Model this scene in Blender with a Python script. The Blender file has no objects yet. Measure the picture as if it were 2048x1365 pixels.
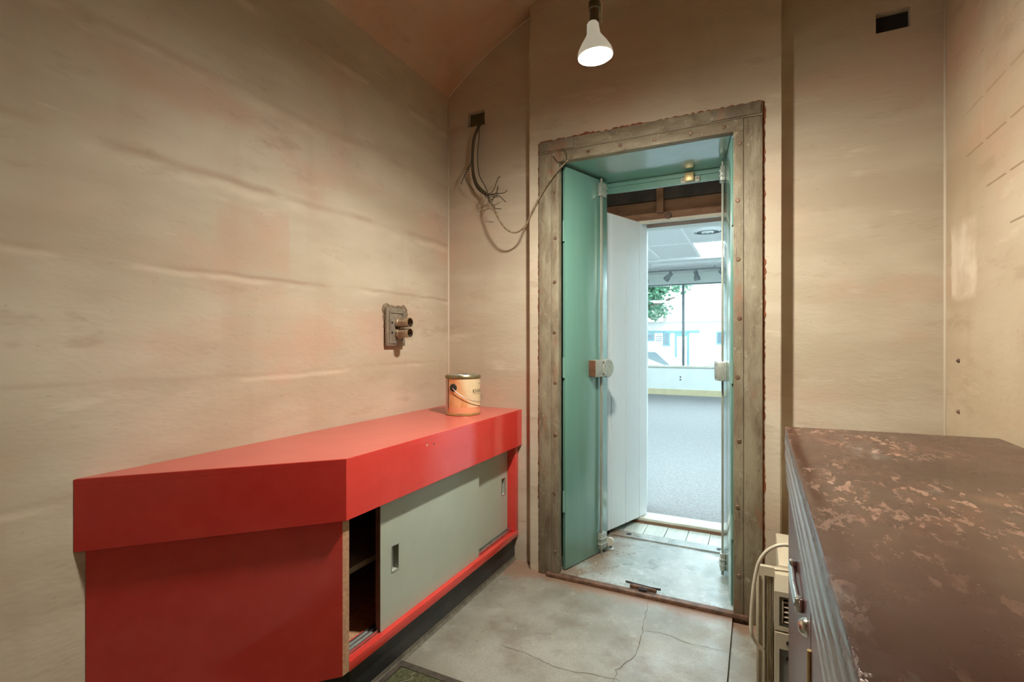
import bpy, bmesh, math, random
from mathutils import Vector, Matrix, noise as mnoise
random.seed(7)
R = math.radians
SC = bpy.context.scene
COL = SC.collection
# ------------------------------------------------------------------ camera
cam_d = bpy.data.cameras.new('camera'); cam = bpy.data.objects.new('camera', cam_d); COL.objects.link(cam)
cam.location = (0, 0, 1.12); cam.rotation_euler = (R(90), 0, math.atan(489/993))
cam_d.sensor_width = 36; cam_d.lens = 993/2048*36; cam_d.shift_y = 3.5/2048; cam_d.clip_start = 0.02; cam_d.clip_end = 300
SC.camera = cam
# ------------------------------------------------------------------ world, sun, exposure
w = bpy.data.worlds.new('sky'); SC.world = w; w.use_nodes = True
bg = w.node_tree.nodes['Background']; bg.inputs[0].default_value = (0.70, 0.88, 1.0, 1); bg.inputs[1].default_value = 2.6
sun_d = bpy.data.lights.new('sun', 'SUN'); sun = bpy.data.objects.new('sun', sun_d); COL.objects.link(sun)
sun_d.energy = 4.0; sun_d.angle = R(0.6); sun_d.color = (1, 0.97, 0.9)
sun.rotation_euler = (R(-44), 0, R(10))
SC.view_settings.view_transform = 'Standard'; SC.view_settings.look = 'None'
SC.view_settings.exposure = 1.2; SC.view_settings.gamma = 1.0
SC.view_settings.use_curve_mapping = False
LAMP = 620.0          # radiance of the reflector bulb's lens
TROFFER = 17.0         # radiance of the shop's ceiling panels
try:
    SC.cycles.max_bounces = 7; SC.cycles.diffuse_bounces = 5; SC.cycles.glossy_bounces = 3
    SC.cycles.transparent_max_bounces = 12; SC.cycles.sample_clamp_indirect = 8.0
    SC.cycles.adaptive_threshold = 0.07; SC.cycles.caustics_reflective = False; SC.cycles.caustics_refractive = False
except Exception: pass

# ------------------------------------------------------------------ material helpers
class Mat:
    def __init__(s, name, rough=0.5, metal=0.0, color=(0.5, 0.5, 0.5), spec=0.5):
        s.m = bpy.data.materials.new(name); s.m.use_nodes = True
        s.nt = s.m.node_tree; s.b = s.nt.nodes['Principled BSDF']
        s.b.inputs['Roughness'].default_value = rough; s.b.inputs['Metallic'].default_value = metal
        s.b.inputs['Base Color'].default_value = (*color, 1); s.b.inputs['Specular IOR Level'].default_value = spec
        g = s.nt.nodes.new('ShaderNodeNewGeometry'); s.pos = g.outputs['Position']
    def lk(s, a, b): s.nt.links.new(a, b)
    def setv(s, sock, v):
        if isinstance(v, bpy.types.NodeSocket): s.lk(v, sock)
        elif isinstance(v, (tuple, list)) and len(v) == 3 and sock.type == 'RGBA': sock.default_value = (*v, 1)
        else: sock.default_value = v
    def local(s):
        t = s.nt.nodes.new('ShaderNodeTexCoord'); s.pos = t.outputs['Object']; return s
    def vec(s, scale=(1, 1, 1), loc=(0, 0, 0), rot=(0, 0, 0)):
        n = s.nt.nodes.new('ShaderNodeMapping'); s.lk(s.pos, n.inputs[0])
        n.inputs['Scale'].default_value = scale; n.inputs['Location'].default_value = loc; n.inputs['Rotation'].default_value = rot
        return n.outputs[0]
    def noise(s, scale=5, detail=4, rough=0.55, stretch=(1, 1, 1), loc=(0, 0, 0), dist=0.0, rot=(0, 0, 0)):
        n = s.nt.nodes.new('ShaderNodeTexNoise'); s.lk(s.vec(stretch, loc, rot), n.inputs['Vector'])
        n.inputs['Scale'].default_value = scale; n.inputs['Detail'].default_value = detail
        n.inputs['Roughness'].default_value = rough; n.inputs['Distortion'].default_value = dist
        return n.outputs['Fac']
    def ramp(s, f, a, b, c=0.0, d=1.0, smooth=True):
        n = s.nt.nodes.new('ShaderNodeMapRange'); n.interpolation_type = 'SMOOTHSTEP' if smooth else 'LINEAR'
        s.setv(n.inputs[0], f)
        for i, v in enumerate((a, b, c, d)): n.inputs[1+i].default_value = v
        return n.outputs[0]
    def math(s, op, a, b=0.0):
        n = s.nt.nodes.new('ShaderNodeMath'); n.operation = op; s.setv(n.inputs[0], a); s.setv(n.inputs[1], b); return n.outputs[0]
    def mix(s, f, a, b, blend='MIX'):
        n = s.nt.nodes.new('ShaderNodeMix'); n.data_type = 'RGBA'; n.blend_type = blend
        s.setv(n.inputs[0], f); s.setv(n.inputs[6], a); s.setv(n.inputs[7], b); return n.outputs[2]
    def xyz(s):
        n = s.nt.nodes.new('ShaderNodeSeparateXYZ'); s.lk(s.pos, n.inputs[0]); return n.outputs
    def col(s, v): s.setv(s.b.inputs['Base Color'], v); return s
    def rough(s, v): s.setv(s.b.inputs['Roughness'], v); return s
    def bump(s, h, strength=0.2, dist=0.01):
        n = s.nt.nodes.new('ShaderNodeBump'); n.inputs['Strength'].default_value = strength; n.inputs['Distance'].default_value = dist
        s.lk(h, n.inputs['Height']); s.lk(n.outputs[0], s.b.inputs['Normal']); return s
    def emit(s, c, st): s.b.inputs['Emission Color'].default_value = (*c, 1); s.b.inputs['Emission Strength'].default_value = st; return s

def mk_plaster(name, seams=(), side='x', pink=1.0, tone=(1, 1, 1), patches=()):
    m = Mat(name, 0.75, spec=0.25)
    T = lambda c: tuple(min(0.85, 1.02*a*b) for a, b in zip(c, tone))
    hs = (0.35, 0.35, 1.6)
    c = m.mix(m.ramp(m.noise(1.6, 3, 0.6), 0.32, 0.68), T((0.545, 0.475, 0.36)), T((0.63, 0.56, 0.445)))
    c = m.mix(m.ramp(m.noise(2.4, 4, 0.6, hs, (3, 1, 5)), 0.40, 0.66, 0, 0.75), c, T((0.475, 0.395, 0.29)))
    c = m.mix(m.ramp(m.noise(2.2, 4, 0.6, (0.6, 0.6, 1.2), (9, 4, 2)), 0.50, 0.70, 0, 0.65*pink), c, T((0.60, 0.40, 0.30)))
    c = m.mix(m.ramp(m.noise(7, 4, 0.7, (0.5, 0.5, 1.6), (1, 7, 3)), 0.56, 0.74, 0, 0.55), c, T((0.42, 0.32, 0.23)))
    c = m.mix(m.ramp(m.noise(5, 4, 0.75, (0.4, 0.4, 2.2), (5, 2, 8)), 0.60, 0.74, 0, 0.42), c, T((0.74, 0.66, 0.54)))
    c = m.mix(m.ramp(m.noise(3.2, 3, 0.5, (1.6, 1.6, 0.25), (2, 5, 1)), 0.54, 0.72, 0, 0.3), c, T((0.45, 0.35, 0.25)))
    c = m.mix(m.ramp(m.noise(55, 3, 0.6, (0.7, 0.7, 1.4)), 0.66, 0.76, 0, 0.5), c, T((0.33, 0.24, 0.17)))
    z = m.xyz()[2]
    if seams:
        wob = m.math('MULTIPLY', m.math('SUBTRACT', m.noise(1.3, 3, 0.6, (1, 1, 0.1)), 0.5), 0.075)
        zz = m.math('ADD', z, wob)
        na = m.noise(2.3, 3, 0.6, (1, 1, 2.3), (3, 1, 0)); nb = m.noise(3.1, 3, 0.6, (1, 1, 2.1), (2, 4, 4))
        for i, (z0, wd, st) in enumerate(seams):
            d = m.math('ABSOLUTE', m.math('SUBTRACT', zz, z0))
            f = m.ramp(d, 0.0, wd, st, 0.0)
            f = m.math('MULTIPLY', f, m.ramp(na, 0.35, 0.6))
            c = m.mix(f, c, T((0.40, 0.27, 0.19)))
            d2 = m.math('ABSOLUTE', m.math('SUBTRACT', zz, z0-wd*1.3))
            f2 = m.math('MULTIPLY', m.ramp(d2, 0, wd*1.2, 0.55, 0), m.ramp(nb, 0.45, 0.62))
            c = m.mix(f2, c, T((0.73, 0.63, 0.50)))
    if patches: y = m.xyz()[1]; pn = m.math('SUBTRACT', m.noise(6, 3, 0.6), 0.5)
    for (y0, y1, z0, z1, colr, st, rag) in patches:
        ny = m.math('ADD', y, m.math('MULTIPLY', pn, rag))
        nz = m.math('ADD', z, m.math('MULTIPLY', pn, -rag))
        f = m.math('MULTIPLY', m.math('MULTIPLY', m.ramp(ny, y0-0.02, y0+0.02), m.ramp(ny, y1-0.008, y1+0.008, 1, 0)),
                   m.math('MULTIPLY', m.ramp(nz, z0-0.015, z0+0.015), m.ramp(nz, z1-0.03, z1+0.03, 1, 0)))
        f = m.math('MULTIPLY', f, m.ramp(pn, -0.2, 0.15, st*0.25, st))
        c = m.mix(f, c, colr)
    m.col(c)
    m.bump(m.noise(22, 2, 0.8, (0.6, 0.6, 1.3)), 0.14, 0.010)
    return m.m

MT = {}
SE = [(0.74, 0.014, 0.2), (1.02, 0.012, 0.28), (1.352, 0.013, 0.65), (1.655, 0.022, 0.55), (1.97, 0.022, 0.35), (2.28, 0.02, 0.25)]
MT['wall_l'] = mk_plaster('plaster_boardmarked', SE, patches=[(0.99, 1.272, 1.368, 1.58, (0.56, 0.36, 0.265), 0.42, 0.05), (0.30, 0.42, 1.30, 1.52, (0.58, 0.30, 0.24), 0.5, 0.16)])
MT['wall_b'] = mk_plaster('plaster_smooth', pink=0.8)
MT['wall_r'] = mk_plaster('plaster_patched', pink=0.9, tone=(0.93, 0.87, 0.80), patches=[(2.03, 2.26, 1.27, 1.52, (0.74, 0.64, 0.51), 0.95, 0.09)])
MT['vault'] = mk_plaster('plaster_vault', pink=1.4, tone=(0.98, 0.88, 0.80))
MT['bead'] = Mat('plaster_bead', 0.7, color=(0.66, 0.57, 0.45)).m

def mk_floor():
    m = Mat('worn_concrete', 0.5, spec=0.5)
    c = m.mix(m.ramp(m.noise(2.2, 6, 0.65), 0.34, 0.66), (0.245, 0.235, 0.19), (0.365, 0.36, 0.31))
    c = m.mix(m.ramp(m.noise(4.2, 5, 0.7, loc=(3, 1, 0)), 0.46, 0.68, 0, 0.6), c, (0.17, 0.14, 0.105))
    c = m.mix(m.ramp(m.noise(9, 6, 0.7, loc=(8, 1, 0)), 0.55, 0.72, 0, 0.6), c, (0.45, 0.44, 0.38))
    c = m.mix(m.ramp(m.noise(120, 3, 0.7), 0.4, 0.75, 0, 0.4), c, (0.2, 0.16, 0.12))
    x, y, z = m.xyz()
    f = m.math('MULTIPLY', m.ramp(m.math('ADD', y, m.math('MULTIPLY', m.noise(5, 5, 0.7), 0.22)), 2.22, 2.30), 0.8)
    c = m.mix(f, c, (0.30, 0.17, 0.11))
    m.col(c); m.rough(m.ramp(m.noise(6, 5, 0.7), 0.3, 0.7, 0.34, 0.62))
    m.bump(m.noise(60, 5, 0.75), 0.18, 0.006)
    return m.m
MT['floor'] = mk_floor()

def simple(name, c1, c2, scale=6, rough=0.45, metal=0.0, stretch=(1, 1, 1), spec=0.5, bump=0.0, det=5, lo=0.35, hi=0.65, coat=0.0):
    m = Mat(name, rough, metal, spec=spec)
    m.col(m.mix(m.ramp(m.noise(scale, det, 0.65, stretch), lo, hi), c1, c2))
    if bump: m.bump(m.noise(scale*4, 4, 0.7, stretch), bump, 0.004)
    if coat: m.b.inputs['Coat Weight'].default_value = coat; m.b.inputs['Coat Roughness'].default_value = 0.12
    return m.m
MT['red'] = simple('red_laminate', (0.74, 0.054, 0.042), (0.78, 0.064, 0.050), 9, 0.13, spec=0.75, bump=0.0)
MT['red_top'] = simple('red_laminate_top', (0.60, 0.125, 0.10), (0.63, 0.14, 0.112), 9, 0.30, spec=0.6)  # paler than the fascia red; grazing sheen mixed into the base colour
MT['chipboard'] = simple('chipboard', (0.46, 0.24, 0.13), (0.60, 0.36, 0.21), 90, 0.8, bump=0.2)
MT['greydoor'] = simple('sage_laminate', (0.44, 0.49, 0.40), (0.47, 0.52, 0.43), 5, 0.35)
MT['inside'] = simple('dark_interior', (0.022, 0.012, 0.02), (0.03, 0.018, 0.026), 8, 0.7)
MT['shelf'] = simple('grey_shelf', (0.40, 0.40, 0.33), (0.48, 0.48, 0.40), 8, 0.6)
MT['alu'] = simple('aluminium', (0.62, 0.62, 0.60), (0.74, 0.74, 0.72), 30, 0.38, 1.0)
MT['kick'] = simple('black_vinyl', (0.018, 0.018, 0.02), (0.035, 0.034, 0.034), 10, 0.35, bump=0.05)
MT['kick_dust'] = simple('dusty_vinyl', (0.10, 0.09, 0.07), (0.18, 0.16, 0.12), 25, 0.7)
MT['brownedge'] = simple('brown_door_edge', (0.22, 0.13, 0.10), (0.27, 0.17, 0.13), 30, 0.6)
MT['frame'] = None
def mk_frame(nm='weathered_iron_paint', sx=1.0, sz=0.3, g=1.0):
    m = Mat(nm, 0.6, spec=0.35)
    c = m.mix(m.ramp(m.noise(9, 5, 0.7, (sx, 1, sz)), 0.36, 0.64), (0.20*g, 0.16*g, 0.105*g), (0.31*g, 0.275*g, 0.19*g))
    c = m.mix(m.ramp(m.noise(26, 5, 0.75, (sx, 1, sz*.6)), 0.50, 0.72, 0, 0.85), c, (0.125, 0.085, 0.055))
    c = m.mix(m.ramp(m.noise(34, 5, 0.75, (0.8, 1, 0.6), (3, 3, 3)), 0.58, 0.70, 0, 0.6), c, (0.46, 0.42, 0.31))
    c = m.mix(m.ramp(m.noise(11, 5, 0.7, (1, 1, 0.5), (5, 9, 1)), 0.56, 0.72, 0, 0.75), c, (0.28, 0.13, 0.075))
    m.col(c); m.bump(m.noise(45, 6, 0.75, (1, 1, 0.4)), 0.4, 0.006); return m.m
MT['frame'] = mk_frame()
MT['frame_top'] = mk_frame('weathered_iron_paint_lintel', 0.3, 1.0)
MT['frame_plate'] = mk_frame('weathered_corner_plate', 0.6, 0.6, 0.72)
MT['rust'] = simple('rust_red_paint', (0.20, 0.055, 0.025), (0.34, 0.11, 0.05), 40, 0.75, bump=0.3)
MT['rustiron'] = simple('rusted_iron', (0.10, 0.055, 0.035), (0.22, 0.12, 0.075), 30, 0.6, bump=0.3)
MT['screw'] = simple('screw_iron', (0.16, 0.09, 0.06), (0.28, 0.19, 0.13), 60, 0.45, 0.5)
def mk_green(nm='green_steel', r0=0.26):
    m = Mat(nm, r0, spec=0.9); m.b.inputs['Coat Weight'].default_value = 0.7; m.b.inputs['Coat Roughness'].default_value = 0.14
    c = m.mix(m.ramp(m.noise(6, 3, 0.5, (3, 3, 0.22)), 0.3, 0.7), (0.16, 0.345, 0.285), (0.175, 0.365, 0.30))
    m.col(c); return m.m
MT['green'] = mk_green()
MT['soffit'] = mk_green('green_gloss_soffit', 0.16)
for k_, v_ in (('Coat Weight', 1.0), ('Specular IOR Level', 1.0)): MT['soffit'].node_tree.nodes['Principled BSDF'].inputs[k_].default_value = v_
MT['steelrod'] = simple('brushed_rod', (0.36, 0.38, 0.31), (0.50, 0.50, 0.42), 20, 0.35, 0.3, (1, 1, 0.2))
MT['lock'] = simple('lock_case_steel', (0.45, 0.47, 0.42), (0.55, 0.57, 0.50), 50, 0.4, 0.4)
MT['bronze'] = simple('lock_bronze', (0.24, 0.10, 0.055), (0.32, 0.15, 0.09), 30, 0.35, 0.5)
MT['brass'] = simple('old_brass', (0.50, 0.36, 0.15), (0.62, 0.47, 0.24), 40, 0.4, 0.6)
MT['white_door'] = simple('white_painted_board', (0.76, 0.82, 0.85), (0.80, 0.86, 0.89), 3, 0.4, stretch=(1, 1, 0.2))
MT['darkgroove'] = Mat('groove_grey', 0.6, color=(0.10, 0.12, 0.14)).m
MT['header_dark'] = simple('shaded_timber', (0.045, 0.040, 0.04), (0.075, 0.065, 0.06), 10, 0.8)  # shade below the passage ceiling, put into a dark timber colour
MT['rawwood'] = simple('rough_brown_wood', (0.19, 0.095, 0.055), (0.30, 0.165, 0.10), 12, 0.8, stretch=(0.3, 1, 1), bump=0.2)
MT['cream'] = simple('cream_paint_worn', (0.62, 0.60, 0.50), (0.72, 0.70, 0.60), 20, 0.5, stretch=(0.4, 1, 1))
MT['plank'] = simple('painted_floor_plank', (0.50, 0.55, 0.50), (0.62, 0.66, 0.58), 22, 0.35, stretch=(2, 0.3, 1), bump=0.1)
def mk_plate():
    m = Mat('worn_steel_plate', 0.35, spec=0.6)
    c = m.mix(m.ramp(m.noise(5, 6, 0.75), 0.36, 0.64), (0.27, 0.31, 0.29), (0.44, 0.485, 0.46))
    c = m.mix(m.ramp(m.noise(18, 6, 0.8, loc=(2, 3, 0)), 0.50, 0.68, 0, 0.7), c, (0.60, 0.63, 0.62))
    x, y, z = m.xyz()
    f = m.math('MULTIPLY', m.ramp(m.math('ADD', x, m.math('MULTIPLY', m.noise(7, 5, 0.7), 0.25)), -0.62, -0.42, 0.85, 0.0), m.ramp(m.noise(6, 5, 0.7, loc=(1, 5, 0)), 0.3, 0.55))
    c = m.mix(f, c, (0.26, 0.165, 0.105))
    m.col(c); m.rough(m.ramp(m.noise(14, 6, 0.8), 0.35, 0.65, 0.22, 0.5)); m.bump(m.noise(40, 6, 0.8), 0.25, 0.004); return m.m
MT['plate'] = mk_plate()
MT['galv'] = simple('grey_cast_metal', (0.24, 0.20, 0.155), (0.34, 0.29, 0.22), 40, 0.5, 0.3, bump=0.2)
MT['mortar'] = simple('rough_mortar', (0.19, 0.135, 0.085), (0.30, 0.23, 0.15), 60, 0.9, bump=0.6)
MT['conduit'] = simple('conduit_pipe', (0.50, 0.38, 0.27), (0.62, 0.50, 0.38), 20, 0.3, 0.8)
MT['black'] = simple('blackened', (0.012, 0.011, 0.012), (0.02, 0.018, 0.018), 10, 0.6)
MT['olive'] = simple('olive_box', (0.09, 0.07, 0.025), (0.14, 0.11, 0.05), 30, 0.6)
MT['cable'] = simple('olive_sheath', (0.055, 0.045, 0.02), (0.085, 0.068, 0.035), 60, 0.6)
MT['wire'] = simple('dark_strand', (0.03, 0.022, 0.012), (0.055, 0.038, 0.02), 90, 0.55)
def mk_twist():
    m = Mat('braided_cord', 0.6)
    m.col(m.mix(m.ramp(m.noise(160, 2, 0.5), 0.4, 0.6), (0.13, 0.085, 0.045), (0.30, 0.22, 0.13))); return m.m
MT['cord'] = mk_twist()
def mk_counter():
    m = Mat('worn_brown_varnish', 0.24, spec=0.5)
    c = m.mix(m.ramp(m.noise(3, 5, 0.6), 0.3, 0.7), (0.055, 0.021, 0.014), (0.085, 0.036, 0.025))
    rot = (0, 0, R(-38)); st = (1.0, 0.55, 1)
    big = m.ramp(m.noise(3.4, 4, 0.6, (1, 0.6, 1), (4.6, 0.3, 0), 0, rot), 0.40, 0.66)
    ch = m.ramp(m.noise(62, 4, 0.7, (1.0, 0.42, 1), (1, 2, 0), 0.3, rot), 0.54, 0.60)
    f = m.math('MULTIPLY', ch, big)
    c = m.mix(m.math('MULTIPLY', m.ramp(m.noise(24, 4, 0.7, st, (5, 5, 0), 0.3, rot), 0.45, 0.65, 0, 0.55), big), c, (0.24, 0.095, 0.055))
    c = m.mix(m.math('MULTIPLY', f, 0.85), c, (0.52, 0.31, 0.215))
    c = m.mix(m.math('MULTIPLY', m.ramp(m.noise(7, 5, 0.7, (1, 0.4, 1), (9, 2, 0), 0, rot), 0.58, 0.7), 0.35), c, (0.30, 0.29, 0.27))
    m.col(c); m.rough(m.math('ADD', 0.16, m.math('ADD', m.math('MULTIPLY', f, 0.35), m.ramp(m.noise(6, 5, 0.7), 0.3, 0.7, 0, 0.16))))
    m.bump(m.math('MULTIPLY', f, -1.0), 0.25, 0.003); return m.m
MT['counter'] = mk_counter()
MT['moulding'] = simple('dark_gloss_moulding', (0.11, 0.085, 0.075), (0.20, 0.17, 0.155), 9, 0.22, spec=0.8, stretch=(1, 0.2, 3), bump=0.05)
MT['cabside'] = simple('oxblood_panel', (0.075, 0.018, 0.018), (0.11, 0.03, 0.028), 8, 0.28, spec=0.5, stretch=(1, 1, 0.2))
MT['nickel'] = simple('nickel', (0.68, 0.66, 0.62), (0.78, 0.76, 0.72), 20, 0.2, 1.0)
MT['ac'] = simple('ivory_plastic', (0.62, 0.545, 0.40), (0.70, 0.62, 0.47), 6, 0.42)
MT['ac_old'] = simple('yellowed_plastic', (0.52, 0.455, 0.33), (0.62, 0.55, 0.41), 14, 0.45, stretch=(1, 1, 0.3))
MT['ac_grey'] = simple('control_panel_grey', (0.20, 0.19, 0.17), (0.25, 0.24, 0.215), 10, 0.4)
MT['ac_dark'] = simple('grille_dark', (0.05, 0.042, 0.02), (0.08, 0.065, 0.03), 20, 0.7)  # even dark olive of the grille's back and rim
MT['seal'] = simple('foam_seal', (0.12, 0.10, 0.05), (0.2, 0.16, 0.09), 60, 0.9)
MT['ac_cord'] = simple('cream_cord', (0.66, 0.59, 0.45), (0.70, 0.63, 0.49), 10, 0.4)
def mk_label():
    m = Mat('can_label', 0.35)
    x, y, z = m.xyz()
    wood = m.mix(m.ramp(m.noise(28, 5, 0.65, (1, 1, 0.35), (0, 0, 0), 0.8, (0, R(25), 0)), 0.35, 0.65), (0.68, 0.29, 0.11), (0.80, 0.46, 0.22))
    pale = m.ramp(m.math('ADD', x, m.math('MULTIPLY', z, 0.30)), -0.968, -0.93)
    wood = m.mix(m.math('MULTIPLY', pale, 0.75), wood, (0.80, 0.70, 0.45))
    band = m.ramp(z, 0.818, 0.820, 1, 0)
    m.col(m.mix(band, wood, (0.80, 0.36, 0.20))); return m.m
MT['label'] = mk_label()
MT['can'] = simple('tin', (0.52, 0.50, 0.42), (0.62, 0.60, 0.52), 20, 0.3, 0.9)
MT['can_rim'] = simple('tin_rim_dark', (0.22, 0.18, 0.09), (0.32, 0.27, 0.15), 20, 0.35, 0.7)
MT['can_base'] = simple('tin_base_gold', (0.50, 0.34, 0.13), (0.58, 0.42, 0.18), 20, 0.35, 0.6)
MT['ink'] = Mat('ink', 0.5, color=(0.03, 0.03, 0.02)).m
MT['seam'] = Mat('label_seam', 0.6, color=(0.06, 0.03, 0.015)).m
MT['silver_strip'] = Mat('label_pale_strip', 0.4, color=(0.66, 0.56, 0.50)).m
MT['ear'] = Mat('ear_plastic', 0.5, color=(0.025, 0.025, 0.02)).m
MT['mat'] = simple('green_carpet_mat', (0.055, 0.060, 0.025), (0.13, 0.135, 0.065), 90, 0.95, bump=0.8)
MT['mat_edge'] = simple('mat_binding', (0.05, 0.04, 0.03), (0.085, 0.068, 0.05), 50, 0.8)
MT['crack'] = Mat('crack_dark', 0.9, color=(0.13, 0.105, 0.075)).m
MT['chip'] = Mat('paint_chip', 0.7, color=(0.55, 0.50, 0.39)).m
MT['socket'] = simple('lamp_socket', (0.09, 0.075, 0.045), (0.15, 0.13, 0.08), 30, 0.45, 0.4)
MT['bulb_lens'] = Mat('lit_lens', 0.4, color=(0.9, 0.9, 0.9)).emit((1.0, 0.95, 0.83), LAMP).m
MT['bulb_body'] = Mat('frosted_reflector', 0.35, color=(0.72, 0.70, 0.58)).emit((1.0, 0.95, 0.75), 0.13).m
# shop beyond the door
MT['carpet'] = simple('pale_carpet', (0.225, 0.22, 0.215), (0.32, 0.305, 0.30), 60, 0.95, bump=0.5)
MT['shop_wall'] = simple('shop_white_paint', (0.72, 0.76, 0.72), (0.76, 0.80, 0.76), 3, 0.6)
MT['shop_ceiling'] = simple('shop_ceiling_paint', (0.76, 0.78, 0.78), (0.80, 0.82, 0.82), 3, 0.7)
MT['tile'] = simple('acoustic_tile', (0.70, 0.72, 0.72), (0.82, 0.84, 0.84), 70, 0.9, bump=0.3)
MT['grid'] = Mat('grid_white', 0.4, color=(0.85, 0.87, 0.87)).m
MT['troffer'] = Mat('lit_diffuser', 0.5, color=(0.9, 0.9, 0.9)).emit((0.67, 0.89, 1.0), TROFFER).m
MT['base_tan'] = simple('tan_baseboard', (0.58, 0.50, 0.30), (0.64, 0.56, 0.35), 6, 0.5)
MT['track'] = simple('track_grey', (0.20, 0.22, 0.23), (0.26, 0.28, 0.29), 10, 0.4, 0.3)
MT['mullion'] = simple('bronze_mullion', (0.16, 0.20, 0.20), (0.22, 0.26, 0.26), 10, 0.4, 0.3)
MT['vent_dark'] = Mat('vent_dark', 0.6, color=(0.12, 0.16, 0.16)).m
def mk_glass():
    m = bpy.data.materials.new('window_glass'); m.use_nodes = True; nt = m.node_tree; nt.nodes.clear()
    o = nt.nodes.new('ShaderNodeOutputMaterial'); mx = nt.nodes.new('ShaderNodeMixShader')
    t = nt.nodes.new('ShaderNodeBsdfTransparent'); g = nt.nodes.new('ShaderNodeBsdfGlossy'); f = nt.nodes.new('ShaderNodeFresnel')
    t.inputs[0].default_value = (0.93, 0.97, 0.96, 1); g.inputs['Roughness'].default_value = 0.02; f.inputs[0].default_value = 1.45
    nt.links.new(f.outputs[0], mx.inputs[0]); nt.links.new(t.outputs[0], mx.inputs[1]); nt.links.new(g.outputs[0], mx.inputs[2])
    nt.links.new(mx.outputs[0], o.inputs[0]); return m
MT['glass'] = mk_glass()
MT['asphalt'] = simple('asphalt', (0.20, 0.20, 0.20), (0.27, 0.27, 0.27), 8, 0.9)
MT['pavement'] = simple('pavement', (0.42, 0.42, 0.40), (0.5, 0.5, 0.48), 5, 0.9)
MT['bark'] = simple('bark', (0.10, 0.07, 0.045), (0.18, 0.13, 0.085), 20, 0.9, stretch=(1, 1, 0.2), bump=0.5)
MT['leaf'] = simple('leaf', (0.06, 0.19, 0.10), (0.12, 0.30, 0.17), 3, 0.5)
MT['facade'] = simple('pale_facade', (0.66, 0.66, 0.64), (0.72, 0.72, 0.70), 2, 0.8)
MT['roof'] = simple('brown_roof', (0.34, 0.26, 0.22), (0.40, 0.31, 0.27), 6, 0.8)
MT['teal'] = simple('teal_trim', (0.14, 0.28, 0.30), (0.18, 0.33, 0.35), 6, 0.5)
MT['darkpane'] = Mat('far_window_pane', 0.1, color=(0.13, 0.17, 0.20)).m
MT['carglass'] = Mat('tinted_car_glass', 0.08, color=(0.16, 0.20, 0.22)).m
MT['carwhite'] = simple('white_car_paint', (0.70, 0.71, 0.72), (0.72, 0.73, 0.74), 3, 0.15)
MT['carsilver'] = simple('silver_car_paint', (0.34, 0.37, 0.39), (0.37, 0.40, 0.42), 3, 0.2, 0.5)
MT['tyre'] = simple('tyre', (0.02, 0.02, 0.02), (0.03, 0.03, 0.03), 20, 0.8)

# ------------------------------------------------------------------ mesh helpers
def link(name, me, mat, parent=None, mats=None):
    o = bpy.data.objects.new(name, me); COL.objects.link(o)
    if not me.materials:
        for mm in (mats or [mat]): me.materials.append(mm if not isinstance(mm, str) else MT[mm])
    if parent is not None:
        o.parent = parent
        if not parent.get('_local'): o.matrix_parent_inverse = Matrix.Translation(-Vector(parent['_at']) if parent.get('_at') is not None else Vector((0, 0, 0)))
    return o
def fin(name, bm, mat, parent=None, smooth=False, auto=None):
    bmesh.ops.recalc_face_normals(bm, faces=bm.faces[:])
    me = bpy.data.meshes.new(name); bm.to_mesh(me); bm.free()
    if smooth or auto:
        for p in me.polygons: p.use_smooth = True
        if auto: me.set_sharp_from_angle(angle=R(auto))
    return link(name, me, mat, parent)
def tag(o, label, cat=None, group=None, kind=None):
    o['label'] = label
    if cat: o['category'] = cat
    if group: o['group'] = group
    if kind: o['kind'] = kind
    return o
def thing(name, loc, label, cat, group=None, kind=None, local=False, rz=0.0):
    e = bpy.data.objects.new(name, None); COL.objects.link(e); e.empty_display_size = 0.05
    e.location = loc; e.rotation_euler = (0, 0, rz)
    if local: e['_local'] = 1
    else: e['_at'] = list(loc)
    return tag(e, label, cat, group, kind)
def B(bm, x0, x1, y0, y1, z0, z1, bev=0.0):
    x0, x1 = min(x0, x1), max(x0, x1); y0, y1 = min(y0, y1), max(y0, y1); z0, z1 = min(z0, z1), max(z0, z1)
    v = [bm.verts.new(p) for p in ((x0, y0, z0), (x1, y0, z0), (x1, y1, z0), (x0, y1, z0), (x0, y0, z1), (x1, y0, z1), (x1, y1, z1), (x0, y1, z1))]
    fs = [bm.faces.new([v[i] for i in q]) for q in ((3, 2, 1, 0), (4, 5, 6, 7), (0, 1, 5, 4), (1, 2, 6, 5), (2, 3, 7, 6), (3, 0, 4, 7))]
    if bev:
        es = set(e for f in fs for e in f.edges)
        bmesh.ops.bevel(bm, geom=list(es), offset=bev, segments=2, affect='EDGES', profile=0.5)
def box(name, d, mat, parent=None, bev=0.0):
    bm = bmesh.new(); B(bm, *d, bev=bev); return fin(name, bm, mat, parent, auto=40 if bev else None)
def prism(bm, poly, z0, z1, bev=0.0):
    lo = [bm.verts.new((x, y, z0)) for x, y in poly]; hi = [bm.verts.new((x, y, z1)) for x, y in poly]
    n = len(poly); fs = [bm.faces.new(lo[::-1]), bm.faces.new(hi)]
    for i in range(n): fs.append(bm.faces.new((lo[i], lo[(i+1) % n], hi[(i+1) % n], hi[i])))
    if bev:
        es = set(e for f in fs for e in f.edges)
        bmesh.ops.bevel(bm, geom=list(es), offset=bev, segments=2, affect='EDGES', profile=0.5)
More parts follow.
